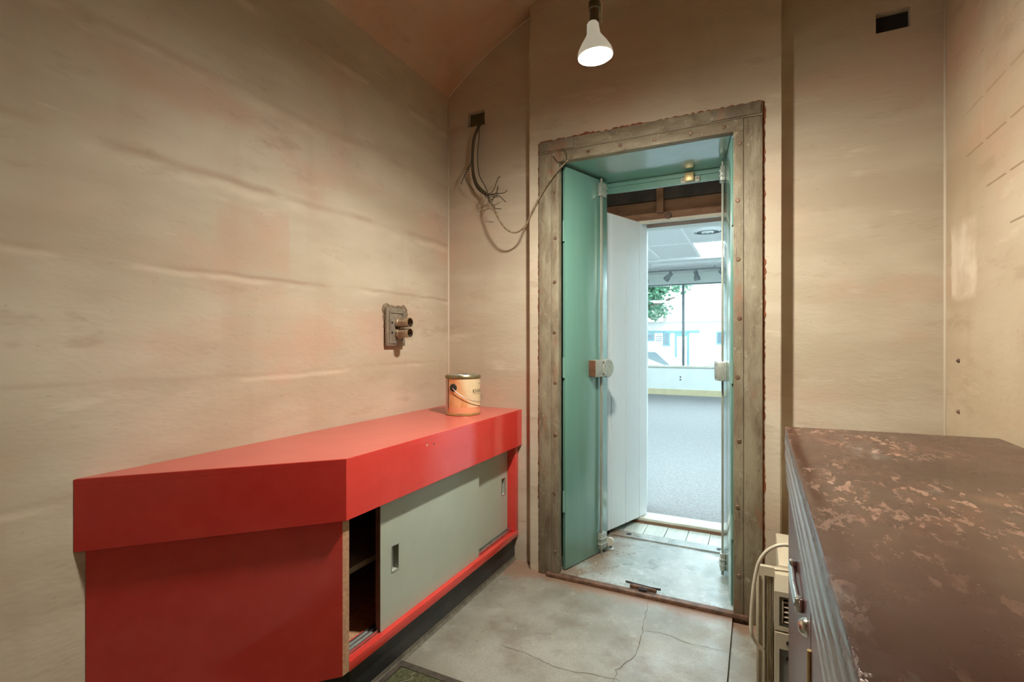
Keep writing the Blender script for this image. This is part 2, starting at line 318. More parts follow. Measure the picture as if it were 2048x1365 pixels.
def tube(bm, pts, r, seg=8, cap=True, rs=None):
    pts = [Vector(p) for p in pts]; rings = []
    up = Vector((0, 0, 1)); prev = None
    for i, p in enumerate(pts):
        t = (pts[min(i+1, len(pts)-1)]-pts[max(i-1, 0)]).normalized()
        if prev is None:
            a = t.orthogonal().normalized()
        else:
            a = (prev-t*prev.dot(t)); a = a.normalized() if a.length > 1e-6 else t.orthogonal().normalized()
        prev = a; b = t.cross(a); rr = rs[i] if rs else r
        rings.append([bm.verts.new(p+a*math.cos(2*math.pi*k/seg)*rr+b*math.sin(2*math.pi*k/seg)*rr) for k in range(seg)])
    for i in range(len(rings)-1):
        for k in range(seg): bm.faces.new((rings[i][k], rings[i][(k+1) % seg], rings[i+1][(k+1) % seg], rings[i+1][k]))
    if cap: bm.faces.new(rings[0][::-1]); bm.faces.new(rings[-1])
def spline(pts, n=6):
    pts = [Vector(p) for p in pts]; P = [pts[0]]+pts+[pts[-1]]; out = []
    for i in range(1, len(P)-2):
        for k in range(n):
            t = k/n; a, b, c, d = P[i-1], P[i], P[i+1], P[i+2]
            out.append(0.5*((2*b)+(c-a)*t+(2*a-5*b+4*c-d)*t*t+(3*b-a-3*c+d)*t**3))
    out.append(pts[-1]); return out
def lathe(bm, prof, c, seg=32, axis='z', close=False, M4=None):
    rings = []
    for r, h in prof:
        ring = []
        for k in range(seg):
            a = 2*math.pi*k/seg; p = Vector((r*math.cos(a), r*math.sin(a), h))
            if axis == 'x': p = Vector((p.z, p.x, p.y))
            elif axis == 'y': p = Vector((p.x, p.z, p.y))
            if M4: p = M4 @ p
            ring.append(bm.verts.new(p+Vector(c)))
        rings.append(ring)
    for i in range(len(rings)-1):
        for k in range(seg): bm.faces.new((rings[i][k], rings[i][(k+1) % seg], rings[i+1][(k+1) % seg], rings[i+1][k]))
    if not close: bm.faces.new(rings[0][::-1]); bm.faces.new(rings[-1])
def plate(bm, axis, c0, c1, u, v, holes=(), sub=0):
    """solid slab between c0 and c1 along axis with rectangular holes; (u, v) are the two other axes in order"""
    us = sorted(set([u[0], u[1]]+[a for h in holes for a in h[:2]])); vs = sorted(set([v[0], v[1]]+[a for h in holes for a in h[2:]]))
    us = [a for a in us if u[0]-1e-9 <= a <= u[1]+1e-9]; vs = [a for a in vs if v[0]-1e-9 <= a <= v[1]+1e-9]
    def P(c, a, b): return {'x': (c, a, b), 'y': (a, c, b), 'z': (a, b, c)}[axis]
    cache = {}
    def V(c, a, b):
        k = (c, round(a, 6), round(b, 6))
        if k not in cache: cache[k] = bm.verts.new(P(c, a, b))
        return cache[k]
    solid = {}
    for i in range(len(us)-1):
        for j in range(len(vs)-1):
            mu, mv = (us[i]+us[i+1])/2, (vs[j]+vs[j+1])/2
            solid[i, j] = not any(h[0] < mu < h[1] and h[2] < mv < h[3] for h in holes)
    for (i, j), s in solid.items():
        if not s: continue
        a, b, c, d = us[i], us[i+1], vs[j], vs[j+1]
        for cc in (c0, c1): bm.faces.new((V(cc, a, c), V(cc, b, c), V(cc, b, d), V(cc, a, d)))
        if not solid.get((i-1, j)): bm.faces.new((V(c0, a, c), V(c1, a, c), V(c1, a, d), V(c0, a, d)))
        if not solid.get((i+1, j)): bm.faces.new((V(c0, b, c), V(c1, b, c), V(c1, b, d), V(c0, b, d)))
        if not solid.get((i, j-1)): bm.faces.new((V(c0, a, c), V(c1, a, c), V(c1, b, c), V(c0, b, c)))
        if not solid.get((i, j+1)): bm.faces.new((V(c0, a, d), V(c1, a, d), V(c1, b, d), V(c0, b, d)))
def S(name, bm, mat, label, cat, parent=None, **k):
    o = fin(name, bm, mat, parent, **k); return tag(o, label, cat, kind='structure')

# ------------------------------------------------------------------ the vault room
XL, XR, YB, YP, YR = -1.53, 0.616, 2.31, 2.24, -1.4
SPR = 2.476; XC = (XL+XR)/2; HW = (XR-XL)/2; RAD = 1.62; CEN = SPR-math.sqrt(RAD*RAD-HW*HW)
bm = bmesh.new(); plate(bm, 'z', -0.12, 0.0, (XL-0.12, -0.088), (YR-0.1, YB+0.02), [(-0.90, -0.088, 2.235, YB+0.02)])
floor = S('floor', bm, 'floor', 'worn grey concrete slab floor with cracks in front of the doorway', 'floor')
bm = bmesh.new(); plate(bm, 'z', -0.14, -0.02, (-0.088, XR+0.12), (YR-0.1, YB+0.02), [(-0.088, -0.04, 2.235, YB+0.02)])
S('floor', bm, 'floor', 'darker lower strip of concrete floor beside the brown counter', 'floor')
def ribbon(pts, w, z, jit=0.004):
    bm = bmesh.new(); P = []
    for a, b in zip(pts[:-1], pts[1:]):
        n = max(2, int((Vector(b)-Vector(a)).length/0.02))
        for k in range(n): P.append(Vector(a).lerp(Vector(b), k/n))
    P.append(Vector(pts[-1])); prev = None
    for i, p in enumerate(P):
        if 0 < i < len(P)-1: p = p+Vector((random.uniform(-jit, jit), random.uniform(-jit, jit)))
        t = (P[min(i+1, len(P)-1)]-P[max(i-1, 0)]).normalized(); nrm = Vector((-t.y, t.x)); ww = w*random.uniform(0.35, 1.0)*(0.3 if i in (0, len(P)-1) else 1)
        a = bm.verts.new((p.x+nrm.x*ww, p.y+nrm.y*ww, z)); b = bm.verts.new((p.x-nrm.x*ww, p.y-nrm.y*ww, z))
        if prev: bm.faces.new((prev[0], a, b, prev[1]))
        prev = (a, b)
    return bm
for pts, wd in (([(-.42, 2.19), (-.411, 2.115), (-.405, 2.001), (-.393, 1.953), (-.391, 1.853), (-.387, 1.791), (-.417, 1.716), (-.429, 1.679), (-.425, 1.636), (-.44, 1.5)], .0019),
            ([(-.393, 1.953), (-.335, 1.974), (-.295, 1.969), (-.228, 1.945), (-.167, 1.957), (-.089, 1.955)], .0014),
            ([(-.86, 1.63), (-.772, 1.63), (-.689, 1.615), (-.61, 1.6), (-.549, 1.61), (-.473, 1.627), (-.403, 1.632)], .0014)):
    fin('crack', ribbon(pts, wd, 0.0007), 'crack', floor)
bm = bmesh.new(); plate(bm, 'x', XL-0.12, XL, (YR-0.1, YB+0.1), (-0.12, SPR+0.12))
wall_left = S('wall_left', bm, 'wall_l', 'long board-marked tan plaster wall above the red cabinet', 'wall')
bm = bmesh.new(); plate(bm, 'x', XR, XR+0.12, (YR-0.1, YB+0.1), (-0.14, SPR+0.12))
wall_right = S('wall_right', bm, 'wall_r', 'tan plaster wall with faint block grid beside the brown counter', 'wall')
# faint rectangles of the blockwork that shows through the paint
def chip_panel(y0, y1, z0, z1, t=0.0035, b=0.005):
    bm = bmesh.new(); x = XR
    o = [bm.verts.new(p) for p in ((x+.001, y0, z0), (x+.001, y1, z0), (x+.001, y1, z1), (x+.001, y0, z1))]
    i = [bm.verts.new(p) for p in ((x-t, y0+b, z0+b), (x-t, y1-b, z0+b), (x-t, y1-b, z1-b), (x-t, y0+b, z1-b))]
    bm.faces.new(i)
    for k in range(4): bm.faces.new((o[k], o[(k+1) % 4], i[(k+1) % 4], i[k]))
    return bm
for r_ in range(-2, 5):
    for c_ in range(0, 6):
        z0 = 1.714+0.141*r_; y1 = 2.116-0.1545*c_
        if r_ < 0 and c_ < 1-r_ - 1: continue
        fin('block', chip_panel(y1-0.1545+0.012, y1-0.008, z0+0.010, z0+0.141-0.012), 'wall_r', wall_right)
for yy, zz in ((2.178, 1.059), (2.178, 0.886)):
    bm = bmesh.new(); lathe(bm, [(0.0075, 0), (0.006, -0.004), (0.003, -0.008)], (XR, yy, zz), 8, 'x'); fin('rusty_bolt', bm, 'rustiron', wall_right)
HOLE_L = (-1.404, -1.300, 2.286, 2.366); HOLE_R = (0.408, 0.514, 2.298, 2.374)
bm = bmesh.new(); plate(bm, 'y', YB, YB+0.11, (XL-0.1, XR+0.1), (-0.14, 3.0), [HOLE_L, HOLE_R, (-0.95, 0.03, -0.14, 2.03)])
wall_back = S('wall_back', bm, 'wall_b', 'recessed tan plaster end wall either side of the doorway', 'wall')
box('hole_lining', (HOLE_L[0]-.01, HOLE_L[1]+.01, YB+0.03, YB+0.05, HOLE_L[2]-.01, HOLE_L[3]+.01), 'olive', wall_back)
box('hole_lining', (HOLE_R[0]-.01, HOLE_R[1]+.01, YB+0.035, YB+0.05, HOLE_R[2]-.01, HOLE_R[3]+.01), 'black', wall_back)
bm = bmesh.new(); plate(bm, 'y', YP, YB-0.0005, (-1.007, 0.089), (-0.1, 2.98), [(-0.90, -0.04, -0.14, 2.03)])
bmesh.ops.bevel(bm, geom=[e for e in bm.edges if abs(e.verts[0].co.x-e.verts[1].co.x) < 1e-6 and abs(e.verts[0].co.y-YP) < 1e-6 and abs(e.verts[1].co.y-YP) < 1e-6 and (e.verts[0].co.x < -1 or e.verts[0].co.x > 0.08)], offset=0.006, segments=2, affect='EDGES')
S('wall_middle', bm, 'wall_b', 'shallow projecting plaster pier around the vault doorway', 'wall')
bm = bmesh.new(); plate(bm, 'y', YR-0.12, YR, (XL-0.1, XR+0.1), (-0.14, 3.0))
S('wall_rear', bm, 'wall_b', 'plaster wall closing the room behind the viewer', 'wall')
bm = bmesh.new(); N = 40; prev = None
a0 = math.asin(HW/RAD)
for i in range(N+1):
    a = -a0*1.0+2*a0*i/N; ring = []
    for rr, yy in ((RAD, YR-0.05), (RAD, YB+0.05), (RAD+0.12, YB+0.05), (RAD+0.12, YR-0.05)): ring.append(bm.verts.new((XC+rr*math.sin(a), yy, CEN+rr*math.cos(a))))
    if prev:
        for k in range(4): bm.faces.new((prev[k], prev[(k+1) % 4], ring[(k+1) % 4], ring[k]))
    prev = ring
S('ceiling', bm, 'vault', 'pinkish brown barrel vaulted plaster ceiling', 'ceiling', smooth=False, auto=30)
bm = bmesh.new(); tube(bm, [(XL+.001, YB-.001, 0.0), (XL+.001, YB-.001, SPR)], 0.006, 8)
tag(fin('trim_1', bm, 'bead', smooth=True), 'pale plaster bead in the corner behind the paint can', 'trim', kind='structure')
bm = bmesh.new(); tube(bm, [(XR-.001, YB-.001, 0.0), (XR-.001, YB-.001, SPR)], 0.006, 8)
tag(fin('trim_2', bm, 'bead', smooth=True), 'pale plaster bead in the corner above the brown counter', 'trim', kind='structure')
bm = bmesh.new(); tube(bm, [(XC+(RAD)*math.sin(-a0+i*0.03), YB-.001, CEN+RAD*math.cos(-a0+i*0.03)) for i in range(22)], 0.005, 8)
tag(fin('trim_3', bm, 'bead', smooth=True), 'pale plaster bead along the arched edge of the vault', 'trim', kind='structure')

# ------------------------------------------------------------------ iron door frame
tr = thing('trim_4', (-0.465, YP, 0), 'weathered iron door frame edged with rust red paint', 'door frame', kind='structure')
FX0, FX1, IX0, IX1, FZ, IZ = -0.95, 0.022, -0.846, -0.085, 2.091, 1.984
box('casing_bar', (FX0, -0.884, 2.224, 2.2405, 0.0, 2.033), 'frame', tr, 0.003)
box('casing_bar', (-0.047, FX1, 2.224, 2.2405, -0.02, 2.033), 'frame', tr, 0.003)
box('casing_bar', (FX0, FX1, 2.224, 2.2405, 2.034, FZ), 'frame_top', tr, 0.003)
box('inner_bar', (-0.8835, IX0, 2.220, 2.262, 0.0, IZ+0.048), 'frame', tr, 0.002)
box('inner_bar', (IX1, -0.0475, 2.220, 2.262, -0.02, IZ), 'frame', tr, 0.002)
box('inner_bar', (IX0, -0.0475, 2.220, 2.262, IZ, IZ+0.048), 'frame_top', tr, 0.002)
box('corner_plate', (-0.943, -0.772, 2.217, 2.2245, 2.040, 2.088), 'frame_plate', tr, 0.0015)
box('corner_plate', (-0.170, 0.016, 2.217, 2.2245, 2.040, 2.088), 'frame_plate', tr, 0.0015)
box('threshold_bar', (-0.905, -0.03, 2.205, 2.238, 0.0, 0.017), 'rustiron', tr, 0.002)
def screw_mesh():
    bm = bmesh.new(); lathe(bm, [(0.0085, 0.0), (0.0085, -0.0012), (0.0065, -0.003)], (0, 0, 0), 12, 'y')
    B(bm, -0.0075, 0.0075, -0.0034, -0.0028, -0.001, 0.001); bmesh.ops.recalc_face_normals(bm, faces=bm.faces[:])
    me = bpy.data.meshes.new('screw'); bm.to_mesh(me); bm.free(); me.materials.append(MT['screw']); return me
scr = screw_mesh()
for x, zs in ((-0.865, (0.12, 0.40, 0.68, 0.93, 1.17, 1.41, 1.62, 1.84)), (-0.066, (0.17, 0.45, 0.72, 0.98, 1.22, 1.46, 1.70, 1.93))):
    for z in zs:
        o = link('screw', scr, None, tr); o.location = Vector((x+random.uniform(-.004, .004), 2.2195, z)); o.rotation_euler = (0, random.uniform(0, 3), 0)
for x in (-0.70, -0.55, -0.40, -0.25, -0.12):
    o = link('screw', scr, None, tr); o.location = Vector((x, 2.2195, IZ+0.024)); o.rotation_euler = (0, random.uniform(0, 3), 0)
def rust_line(pts, w, seed):
    bm = bmesh.new(); rnd = random.Random(seed); prev = None
    for a, b in zip(pts[:-1], pts[1:]):
        a, b = Vector(a), Vector(b); n = int((b-a).length/0.012); t = (b-a).normalized(); nr = Vector((-t.y, t.x))
        for k in range(n+1):
            p = a.lerp(b, k/n); f = mnoise.noise(Vector((p.x*9+seed, p.y*9, 0)))*0.6+rnd.uniform(-.35, .35); ww = w*max(0.12, 0.75+f)
            q = [bm.verts.new((p.x+nr.x*s, y, p.y+nr.y*s)) for s, y in ((-0.002, 2.2375), (ww, 2.2375), (ww, 2.2405), (-0.002, 2.2405))]
            if prev:
                for i in range(4): bm.faces.new((prev[i], prev[(i+1) % 4], q[(i+1) % 4], q[i]))
            prev = q
    return bm
fin('paint_edge', rust_line([(FX0, 0.05), (FX0, FZ)], 0.009, 3), 'rust', tr)
fin('paint_edge', rust_line([(FX0, FZ), (-0.17, FZ)], 0.013, 5), 'rust', tr)
fin('paint_edge', rust_line([(-0.165, FZ), (FX1, FZ), (FX1, 1.2), (FX1, 0.05)], 0.010, 9), 'rust', tr)

# ------------------------------------------------------------------ passage through the vault wall
PXL, PXR = -0.96, 0.13
bm = bmesh.new(); plate(bm, 'z', -0.1, 0.016, (PXL-.1, PXR+.1), (2.2355, 2.806), [(PXL-.1, -0.899, 2.2355, 2.4205), (-0.041, PXR+.1, 2.2355, 2.4205)])
S('floor', bm, 'plate', 'scuffed steel plate floor inside the vault doorway', 'floor')
sill = thing('floor', (-0.4, 2.95, 0.0), 'painted plank strip between steel plate and white door sill', 'floor', kind='structure')
bm = bmesh.new(); plate(bm, 'z', -0.1, 0.024, (PXL-.1, PXR+.1), (2.807, 2.885)); fin('edge_plate', bm, 'plate', sill)
for xx in (-0.655, -0.175):
    bm = bmesh.new(); lathe(bm, [(0.015, 0), (0.015, 0.0015), (0.010, 0.0018)], (xx, 2.845, 0.0242), 14); fin('bolt_hole', bm, 'black', sill)
for k in range(11):
    x0 = PXL-.1+k*0.1175; bm = bmesh.new(); B(bm, x0+0.0012, x0+0.1163, 2.886, 3.080, -0.1, 0.016+random.uniform(-.0015, .0015), bev=0.002); fin('plank', bm, 'plank', sill)
box('riser', (PXL, PXR+.1, 3.081, 3.096, -0.1, 0.029), 'rawwood', sill)
box('door_sill', (PXL, PXR+.1, 3.081, 3.205, 0.0295, 0.046), 'cream', sill, 0.004)
bm = bmesh.new(); plate(bm, 'x', PXL-0.1, PXL, (2.4205, 3.3), (-0.1, 2.3)); S('wall_left', bm, 'rawwood', 'brown side wall of the passage behind the left green leaf', 'wall')
bm = bmesh.new(); plate(bm, 'x', PXR, PXR+0.1, (2.4205, 3.3), (-0.1, 2.3)); S('wall_right', bm, 'rawwood', 'brown side wall of the passage behind the right green leaf', 'wall')
bm = bmesh.new(); plate(bm, 'z', IZ+0.001, IZ+0.02, (PXL, PXR), (2.2625, 2.668), [(PXL, -0.899, 2.2625, 2.4205), (-0.041, PXR, 2.2625, 2.4205)]); ceil_p = S('ceiling', bm, 'soffit', 'glossy green steel soffit over the vault doorway', 'ceiling')
box('stop_angle', (PXL, PXR, 2.655, 2.668, 1.930, IZ+.001), 'green', ceil_p)
box('stop_angle', (PXL, PXR, 2.645, 2.655, 1.962, IZ+.001), 'green', ceil_p)
kp = thing('latch_keeper', (-0.30, 2.65, 1.935), 'small cream latch keeper under the green soffit', 'latch')
box('keeper_plate', (-0.345, -0.255, 2.640, 2.6545, 1.930, 1.958), 'cream', kp, 0.002)
box('keeper_block', (-0.325, -0.280, 2.618, 2.640, 1.932, 1.975), 'brass', kp, 0.003)
for xx in (-0.336, -0.264):
    bm = bmesh.new(); lathe(bm, [(0.005, 0), (0.005, -0.002)], (xx, 2.640, 1.946), 10, 'y'); fin('screw', bm, 'screw', kp)
bm = bmesh.new(); plate(bm, 'z', 2.16, 2.26, (PXL, PXR), (2.669, 3.3)); S('ceiling', bm, 'rawwood', 'dark brown ceiling recess past the green soffit', 'ceiling')
hd = thing('trim_5', (-0.4, 3.1, 1.87), 'rough brown timber header above the shop doorway', 'header', kind='structure')
box('header_board', (PXL, PXR, 3.10, 3.30, 1.868, 2.16), 'rawwood', hd)
box('header_shade', (PXL, PXR, 3.088, 3.0995, 1.985, 2.16), 'header_dark', hd)  # dark sheet that paints the stop angle's shade on the upper header
box('header_ledge', (PXL, PXR, 3.085, 3.10, 1.868, 1.911), 'rawwood', hd)
box('header_stud', (-0.540, -0.500, 3.06, 3.10, 1.905, 2.16), 'rawwood', hd)
box('door_stop', (-0.66, PXR, 3.085, 3.112, 1.850, 1.868), 'cream', hd)
bm = bmesh.new(); lathe(bm, [(0.022, 0), (0.020, -0.012), (0.008, -0.016)], (-0.475, 3.085, 1.885), 14, 'y'); fin('bolt_head', bm, 'rustiron', hd)
box('jamb_post', (PXL, -0.655, 3.175, 3.30, 0.03, 1.868), 'rawwood', hd)
box('jamb_post', (0.10, PXR, 3.10, 3.30, 0.046, 1.868), 'cream', hd)

# ------------------------------------------------------------------ green steel leaves
def leaf(name, hinge, d, side, label, L):
    ang = math.atan2(d[1], d[0]); s = side
    root = thing(name, (hinge[0], hinge[1], 0.0), label, 'door', kind='structure', local=True, rz=ang)
    def lb(n, x0, x1, y0, y1, z0, z1, m, bev=0.0, par=root):
        o = box(n, (x0, x1, s*y0, s*y1, z0, z1), m, par, bev); return o
    lb('steel_panel', 0, L, 0, -0.007, 0.022, 1.974, 'green', 0.0015)
    lb('edge_flange', L-0.014, L, -0.007, -0.03, 0.022, 1.974, 'green', 0.001)
    lb('edge_flange', 0, 0.006, -0.007, -0.016, 0.022, 1.974, 'green', 0.001)
    lb('bolt_rod', 0.278, 0.292, 0.006, 0.016, 0.09, 1.93, 'steelrod', 0.002)
    for z0, z1 in ((1.885, 1.955), (0.045, 0.125)):
        g = lb('bolt_guide', 0.268, 0.318, 0.0, 0.022, z0, z1, 'lock', 0.003)
        for q in (0.25, 0.6): 
            zz = z0+(z1-z0)*q
            lb('guide_rib', 0.264, 0.322, 0.0, 0.026, zz, zz+0.008, 'lock', 0.002, g).parent = g
    bm = bmesh.new(); tube(bm, [(0.285, s*0.011, 1.955), (0.285, s*0.011, 1.978)], 0.006, 10); fin('bolt_tip', bm, 'steelrod', root)
    bm = bmesh.new(); tube(bm, [(0.285, s*0.011, 0.045), (0.285, s*0.011, 0.021)], 0.006, 10); fin('bolt_tip', bm, 'steelrod', root)
    lk = lb('lock_case', 0.195, 0.30, 0.0, 0.040, 0.945, 1.032, 'lock', 0.003)
    bm = bmesh.new(); lathe(bm, [(0.0, 0.0), (0.048, 0.0), (0.048, s*0.041), (0.044, s*0.044), (0.0, s*0.044)], (0.305, 0, 0.988), 28, 'y', close=True); fin('lock_disc', bm, 'lock', lk, auto=35).parent = lk
    lb('lock_end', 0.188, 0.196, 0.0, 0.039, 0.947, 1.030, ('bronze' if side < 0 else 'lock'), 0.002, lk).parent = lk
    for q in (0.958, 1.018):
        bm = bmesh.new(); lathe(bm, [(0.005, s*0.040), (0.005, s*0.0425)], (0.262, 0, q), 8, 'y'); fin('lock_screw', bm, 'screw', lk).parent = lk
    for z in (0.35, 1.66, 1.0):
        bm = bmesh.new(); tube(bm, [(-0.006, -s*0.006, z-0.05), (-0.006, -s*0.006, z+0.05)], 0.0055, 10); fin('hinge', bm, 'green', root)
    return root
leaf('door_1', (-0.829, 2.268), (0.113, 0.335), -1, 'wide-seen green steel vault leaf open against the left of the doorway', 0.354)
leaf('door_2', (-0.0965, 2.268), (-0.045, 0.345), 1, 'green steel vault leaf seen edge-on at the right of the doorway', 0.348)
# white boarded door to the shop
hx, hy = -0.627, 3.165; dv = (-0.347, -0.938)
wd = thing('door_3', (hx, hy, 0.0), 'white door of grooved boards standing ajar behind the green leaf', 'door', kind='structure', local=True, rz=math.atan2(dv[1], dv[0]))
bm = bmesh.new(); B(bm, 0, 0.735, -0.030, 0.003, 0.05, 1.858); fin('door_core', bm, 'darkgroove', wd)
cuts = [0, 0.09, 0.236, 0.382, 0.528, 0.674, 0.735]
for a, b in zip(cuts[:-1], cuts[1:]):
    bm = bmesh.new(); B(bm, a+0.0026, b-0.0026, 0.0035, 0.014, 0.05, 1.858, bev=0.0015); fin('board', bm, 'white_door', wd)
box('top_edge', (0, 0.735, -0.030, 0.0115, 1.8585, 1.862), 'cream', wd)
for z in (0.25, 1.65):
    bm = bmesh.new(); tube(bm, [(-0.006, -0.012, z-0.045), (-0.006, -0.012, z+0.045)], 0.006, 8); fin('hinge', bm, 'brass', wd)
# latch plate lying on the threshold
lt = thing('floor_latch', (-0.455, 2.245, 0.017), 'broken dark latch plate on the doorway threshold', 'latch')
bm = bmesh.new(); tube(bm, [(-0.535, 2.262, 0.031), (-0.50, 2.258, 0.030), (-0.42, 2.250, 0.030), (-0.378, 2.246, 0.034)], 0.005, 8); fin('latch_bar', bm, 'black', lt)
box('latch_plate', (-0.512, -0.395, 2.238, 2.256, 0.0175, 0.032), 'rustiron', lt, 0.003)
box('latch_tongue', (-0.47, -0.435, 2.226, 2.246, 0.0175, 0.028), 'black', lt, 0.002)
# door stop by the leaf
dst = thing('door_stop', (-0.700, 2.60, 0.016), 'small white round door stop beside the green leaf', 'door stop')
bm = bmesh.new(); lathe(bm, [(0.0, -0.008), (0.021, -0.008), (0.023, 0.0), (0.021, 0.008), (0.009, 0.010), (0.0, 0.010)], (-0.700, 2.60, 0.063), 20, 'y', close=True); fin('wheel', bm, 'cream', dst, auto=40)
bm = bmesh.new(); tube(bm, [(-0.700, 2.607, 0.063), (-0.703, 2.615, 0.045), (-0.695, 2.61, 0.0225)], 0.006, 8); fin('stem', bm, 'lock', dst)
bm = bmesh.new(); lathe(bm, [(0.0, 0.0), (0.020, 0.0), (0.018, 0.008), (0.0, 0.011)], (-0.695, 2.61, 0.0165), 14, close=True); fin('base', bm, 'lock', dst)
# paint chips (crumbs nobody could count)
bm = bmesh.new()
for k in range(40):
    if k < 30: x, y, z = random.gauss(-0.76, 0.045), random.gauss(2.36, 0.07), 0.0165; x = max(x, -0.79+0.34*(y-2.27)+0.02)
    else: x, y, z = random.uniform(-1.0, -0.25), random.uniform(1.5, 2.19), 0.0005
    if y < 2.24 and z > 0.01: y = 2.25
    s_ = random.uniform(0.002, 0.0065); a = random.uniform(0, 6); q = []
    for i in range(random.randint(4, 6)):
        t = a+i*6.28/5.0; q.append((x+s_*random.uniform(.5, 1)*math.cos(t), y+s_*random.uniform(.5, 1)*math.sin(t)))
    prism(bm, q, z, z+random.uniform(0.001, 0.003))
tag(fin('paint_chips', bm, 'chip'), 'scattered cream paint chips on the floor and threshold', 'debris', kind='stuff')

# ------------------------------------------------------------------ red cabinet
ZT = 0.779
rc = thing('corner_cabinet', (-1.3, 1.5, 0.0), 'low red laminate cabinet with an angled end and two sage sliding doors', 'cabinet')
G = (-1.081, 1.093); W = (-1.529, 0.628)          # outer corner and the point where the angled end meets the wall
e = Vector((G[0]-W[0], G[1]-W[1])).normalized(); nin = Vector((-e.y, e.x))   # inward normal of the angled end
def off(p, d): return (p[0]+nin.x*d, p[1]+nin.y*d)
def meet_x(p, x): t = (x-p[0])/e.x; return (x, p[1]+e.y*t)
bm = bmesh.new(); prism(bm, [(W[0], W[1]+0.003), (G[0]-.0012, G[1]+0.003), (G[0]-.0012, 2.3085), (-1.529, 2.3085)], 0.7625, ZT, bev=0.0008); fin('countertop', bm, 'red_top', rc)
in1 = meet_x(off(G, 0.02), -1.101); in0 = meet_x(off(W, 0.02), -1.529)
bm = bmesh.new(); prism(bm, [W, (G[0]-0.0004, G[1]-0.0004), (in1[0]-0.0004, in1[1]), in0], 0.596, 0.7620, bev=0.0008); fin('fascia', bm, 'red', rc)
bm = bmesh.new(); prism(bm, [(G[0], G[1]), (G[0], 2.3085), (-1.101, 2.3085), (in1[0], in1[1])], 0.596, 0.7620, bev=0.0008); fin('fascia', bm, 'red', rc)
bm = bmesh.new(); prism(bm, [(W[0], W[1]), (G[0]-0.0004, G[1]-0.0004), (in1[0]-0.0004, in1[1]), in0], 0.7623, ZT-0.0015); fin('fascia_edge', bm, 'red', rc)
bm = bmesh.new(); prism(bm, [(G[0], G[1]), (G[0], 2.3085), (-1.101, 2.3085), in1], 0.7623, ZT-0.0015); fin('fascia_edge', bm, 'red', rc)
for yy, zz, mm in ((1.492, 0.745, 'chip'), (1.536, 0.742, 'rustiron')):
    bm = bmesh.new(); lathe(bm, [(0.0042, 0.0), (0.0034, 0.0012)], (-1.0811, yy, zz), 10, 'x'); fin('screw_mark', bm, mm, rc)
C1 = (-1.101, 1.097); o1 = meet_x((C1[0]+nin.x*0.019, C1[1]+nin.y*0.019), -1.101); w1 = meet_x(C1, -1.529); w2 = meet_x((C1[0]+nin.x*0.019, C1[1]+nin.y*0.019), -1.529)
bm = bmesh.new(); prism(bm, [w1, C1, o1, w2], 0.130, 0.761, bev=0.0006); ep = fin('end_panel', bm, 'red', rc)
box('panel_edge', (-1.1012, -1.1002, C1[1]+0.0015, o1[1], 0.1305, 0.595), 'chipboard', rc)
yc = o1[1]+0.001
box('bottom_rail', (-1.126, -1.100, yc, 2.3085, 0.127, 0.157), 'red', rc, 0.001)
box('side_stile', (-1.20, -1.101, 2.272, 2.3085, 0.158, 0.761), 'red', rc, 0.001)
bm = bmesh.new(); prism(bm, [(w2[0], w2[1]+0.004), (o1[0]-0.026, o1[1]+0.004), (-1.127, 2.3085), (-1.529, 2.3085)], 0.127, 0.150); fin('bottom_board', bm, 'chipboard', rc)
box('red_runner', (-1.180, -1.165, yc+0.005, 2.271, 0.1505, 0.157), 'red', rc)
bm = bmesh.new(); B(bm, -1.164, -1.127, yc+.004, 2.271, 0.1505, 0.156)
for xx in (-1.164, -1.147, -1.130): B(bm, xx, xx+0.003, yc+.004, 2.271, 0.156, 0.167)
fin('door_track', bm, 'alu', rc)
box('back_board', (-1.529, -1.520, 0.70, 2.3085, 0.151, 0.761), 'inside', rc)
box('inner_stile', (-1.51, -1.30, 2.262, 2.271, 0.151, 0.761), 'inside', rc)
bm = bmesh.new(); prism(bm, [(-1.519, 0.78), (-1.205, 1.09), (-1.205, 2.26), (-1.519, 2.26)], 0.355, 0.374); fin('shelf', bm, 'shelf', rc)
def sliding(x0, x1, y0, y1, z0, z1, py0, py1, pz0, pz1):
    bm = bmesh.new(); plate(bm, 'x', x0, x1, (y0, y1), (z0, z1), [(py0, py1, pz0, pz1)]); d = fin('sliding_door', bm, 'greydoor', rc)
    box('edge_band', (x0+.0005, x1-.0005, y0-0.0015, y0, z0, z1), 'brownedge', d).parent = d
    bm = bmesh.new(); plate(bm, 'x', x1-0.0002, x1+0.0015, (py0-.003, py1+.003), (pz0-.003, pz1+.003), [(py0, py1, pz0, pz1)])
    plate(bm, 'x', x0+0.001, x0+0.0045, (py0, py1), (pz0, pz1)); pu = fin('recessed_pull', bm, 'alu', d); pu.parent = d
sliding(-1.139, -1.119, 1.285, 1.936, 0.1575, 0.70, 1.342, 1.376, 0.335, 0.421)
sliding(-1.162, -1.144, 1.90, 2.270, 0.1680, 0.70, 2.206, 2.240, 0.355, 0.435)
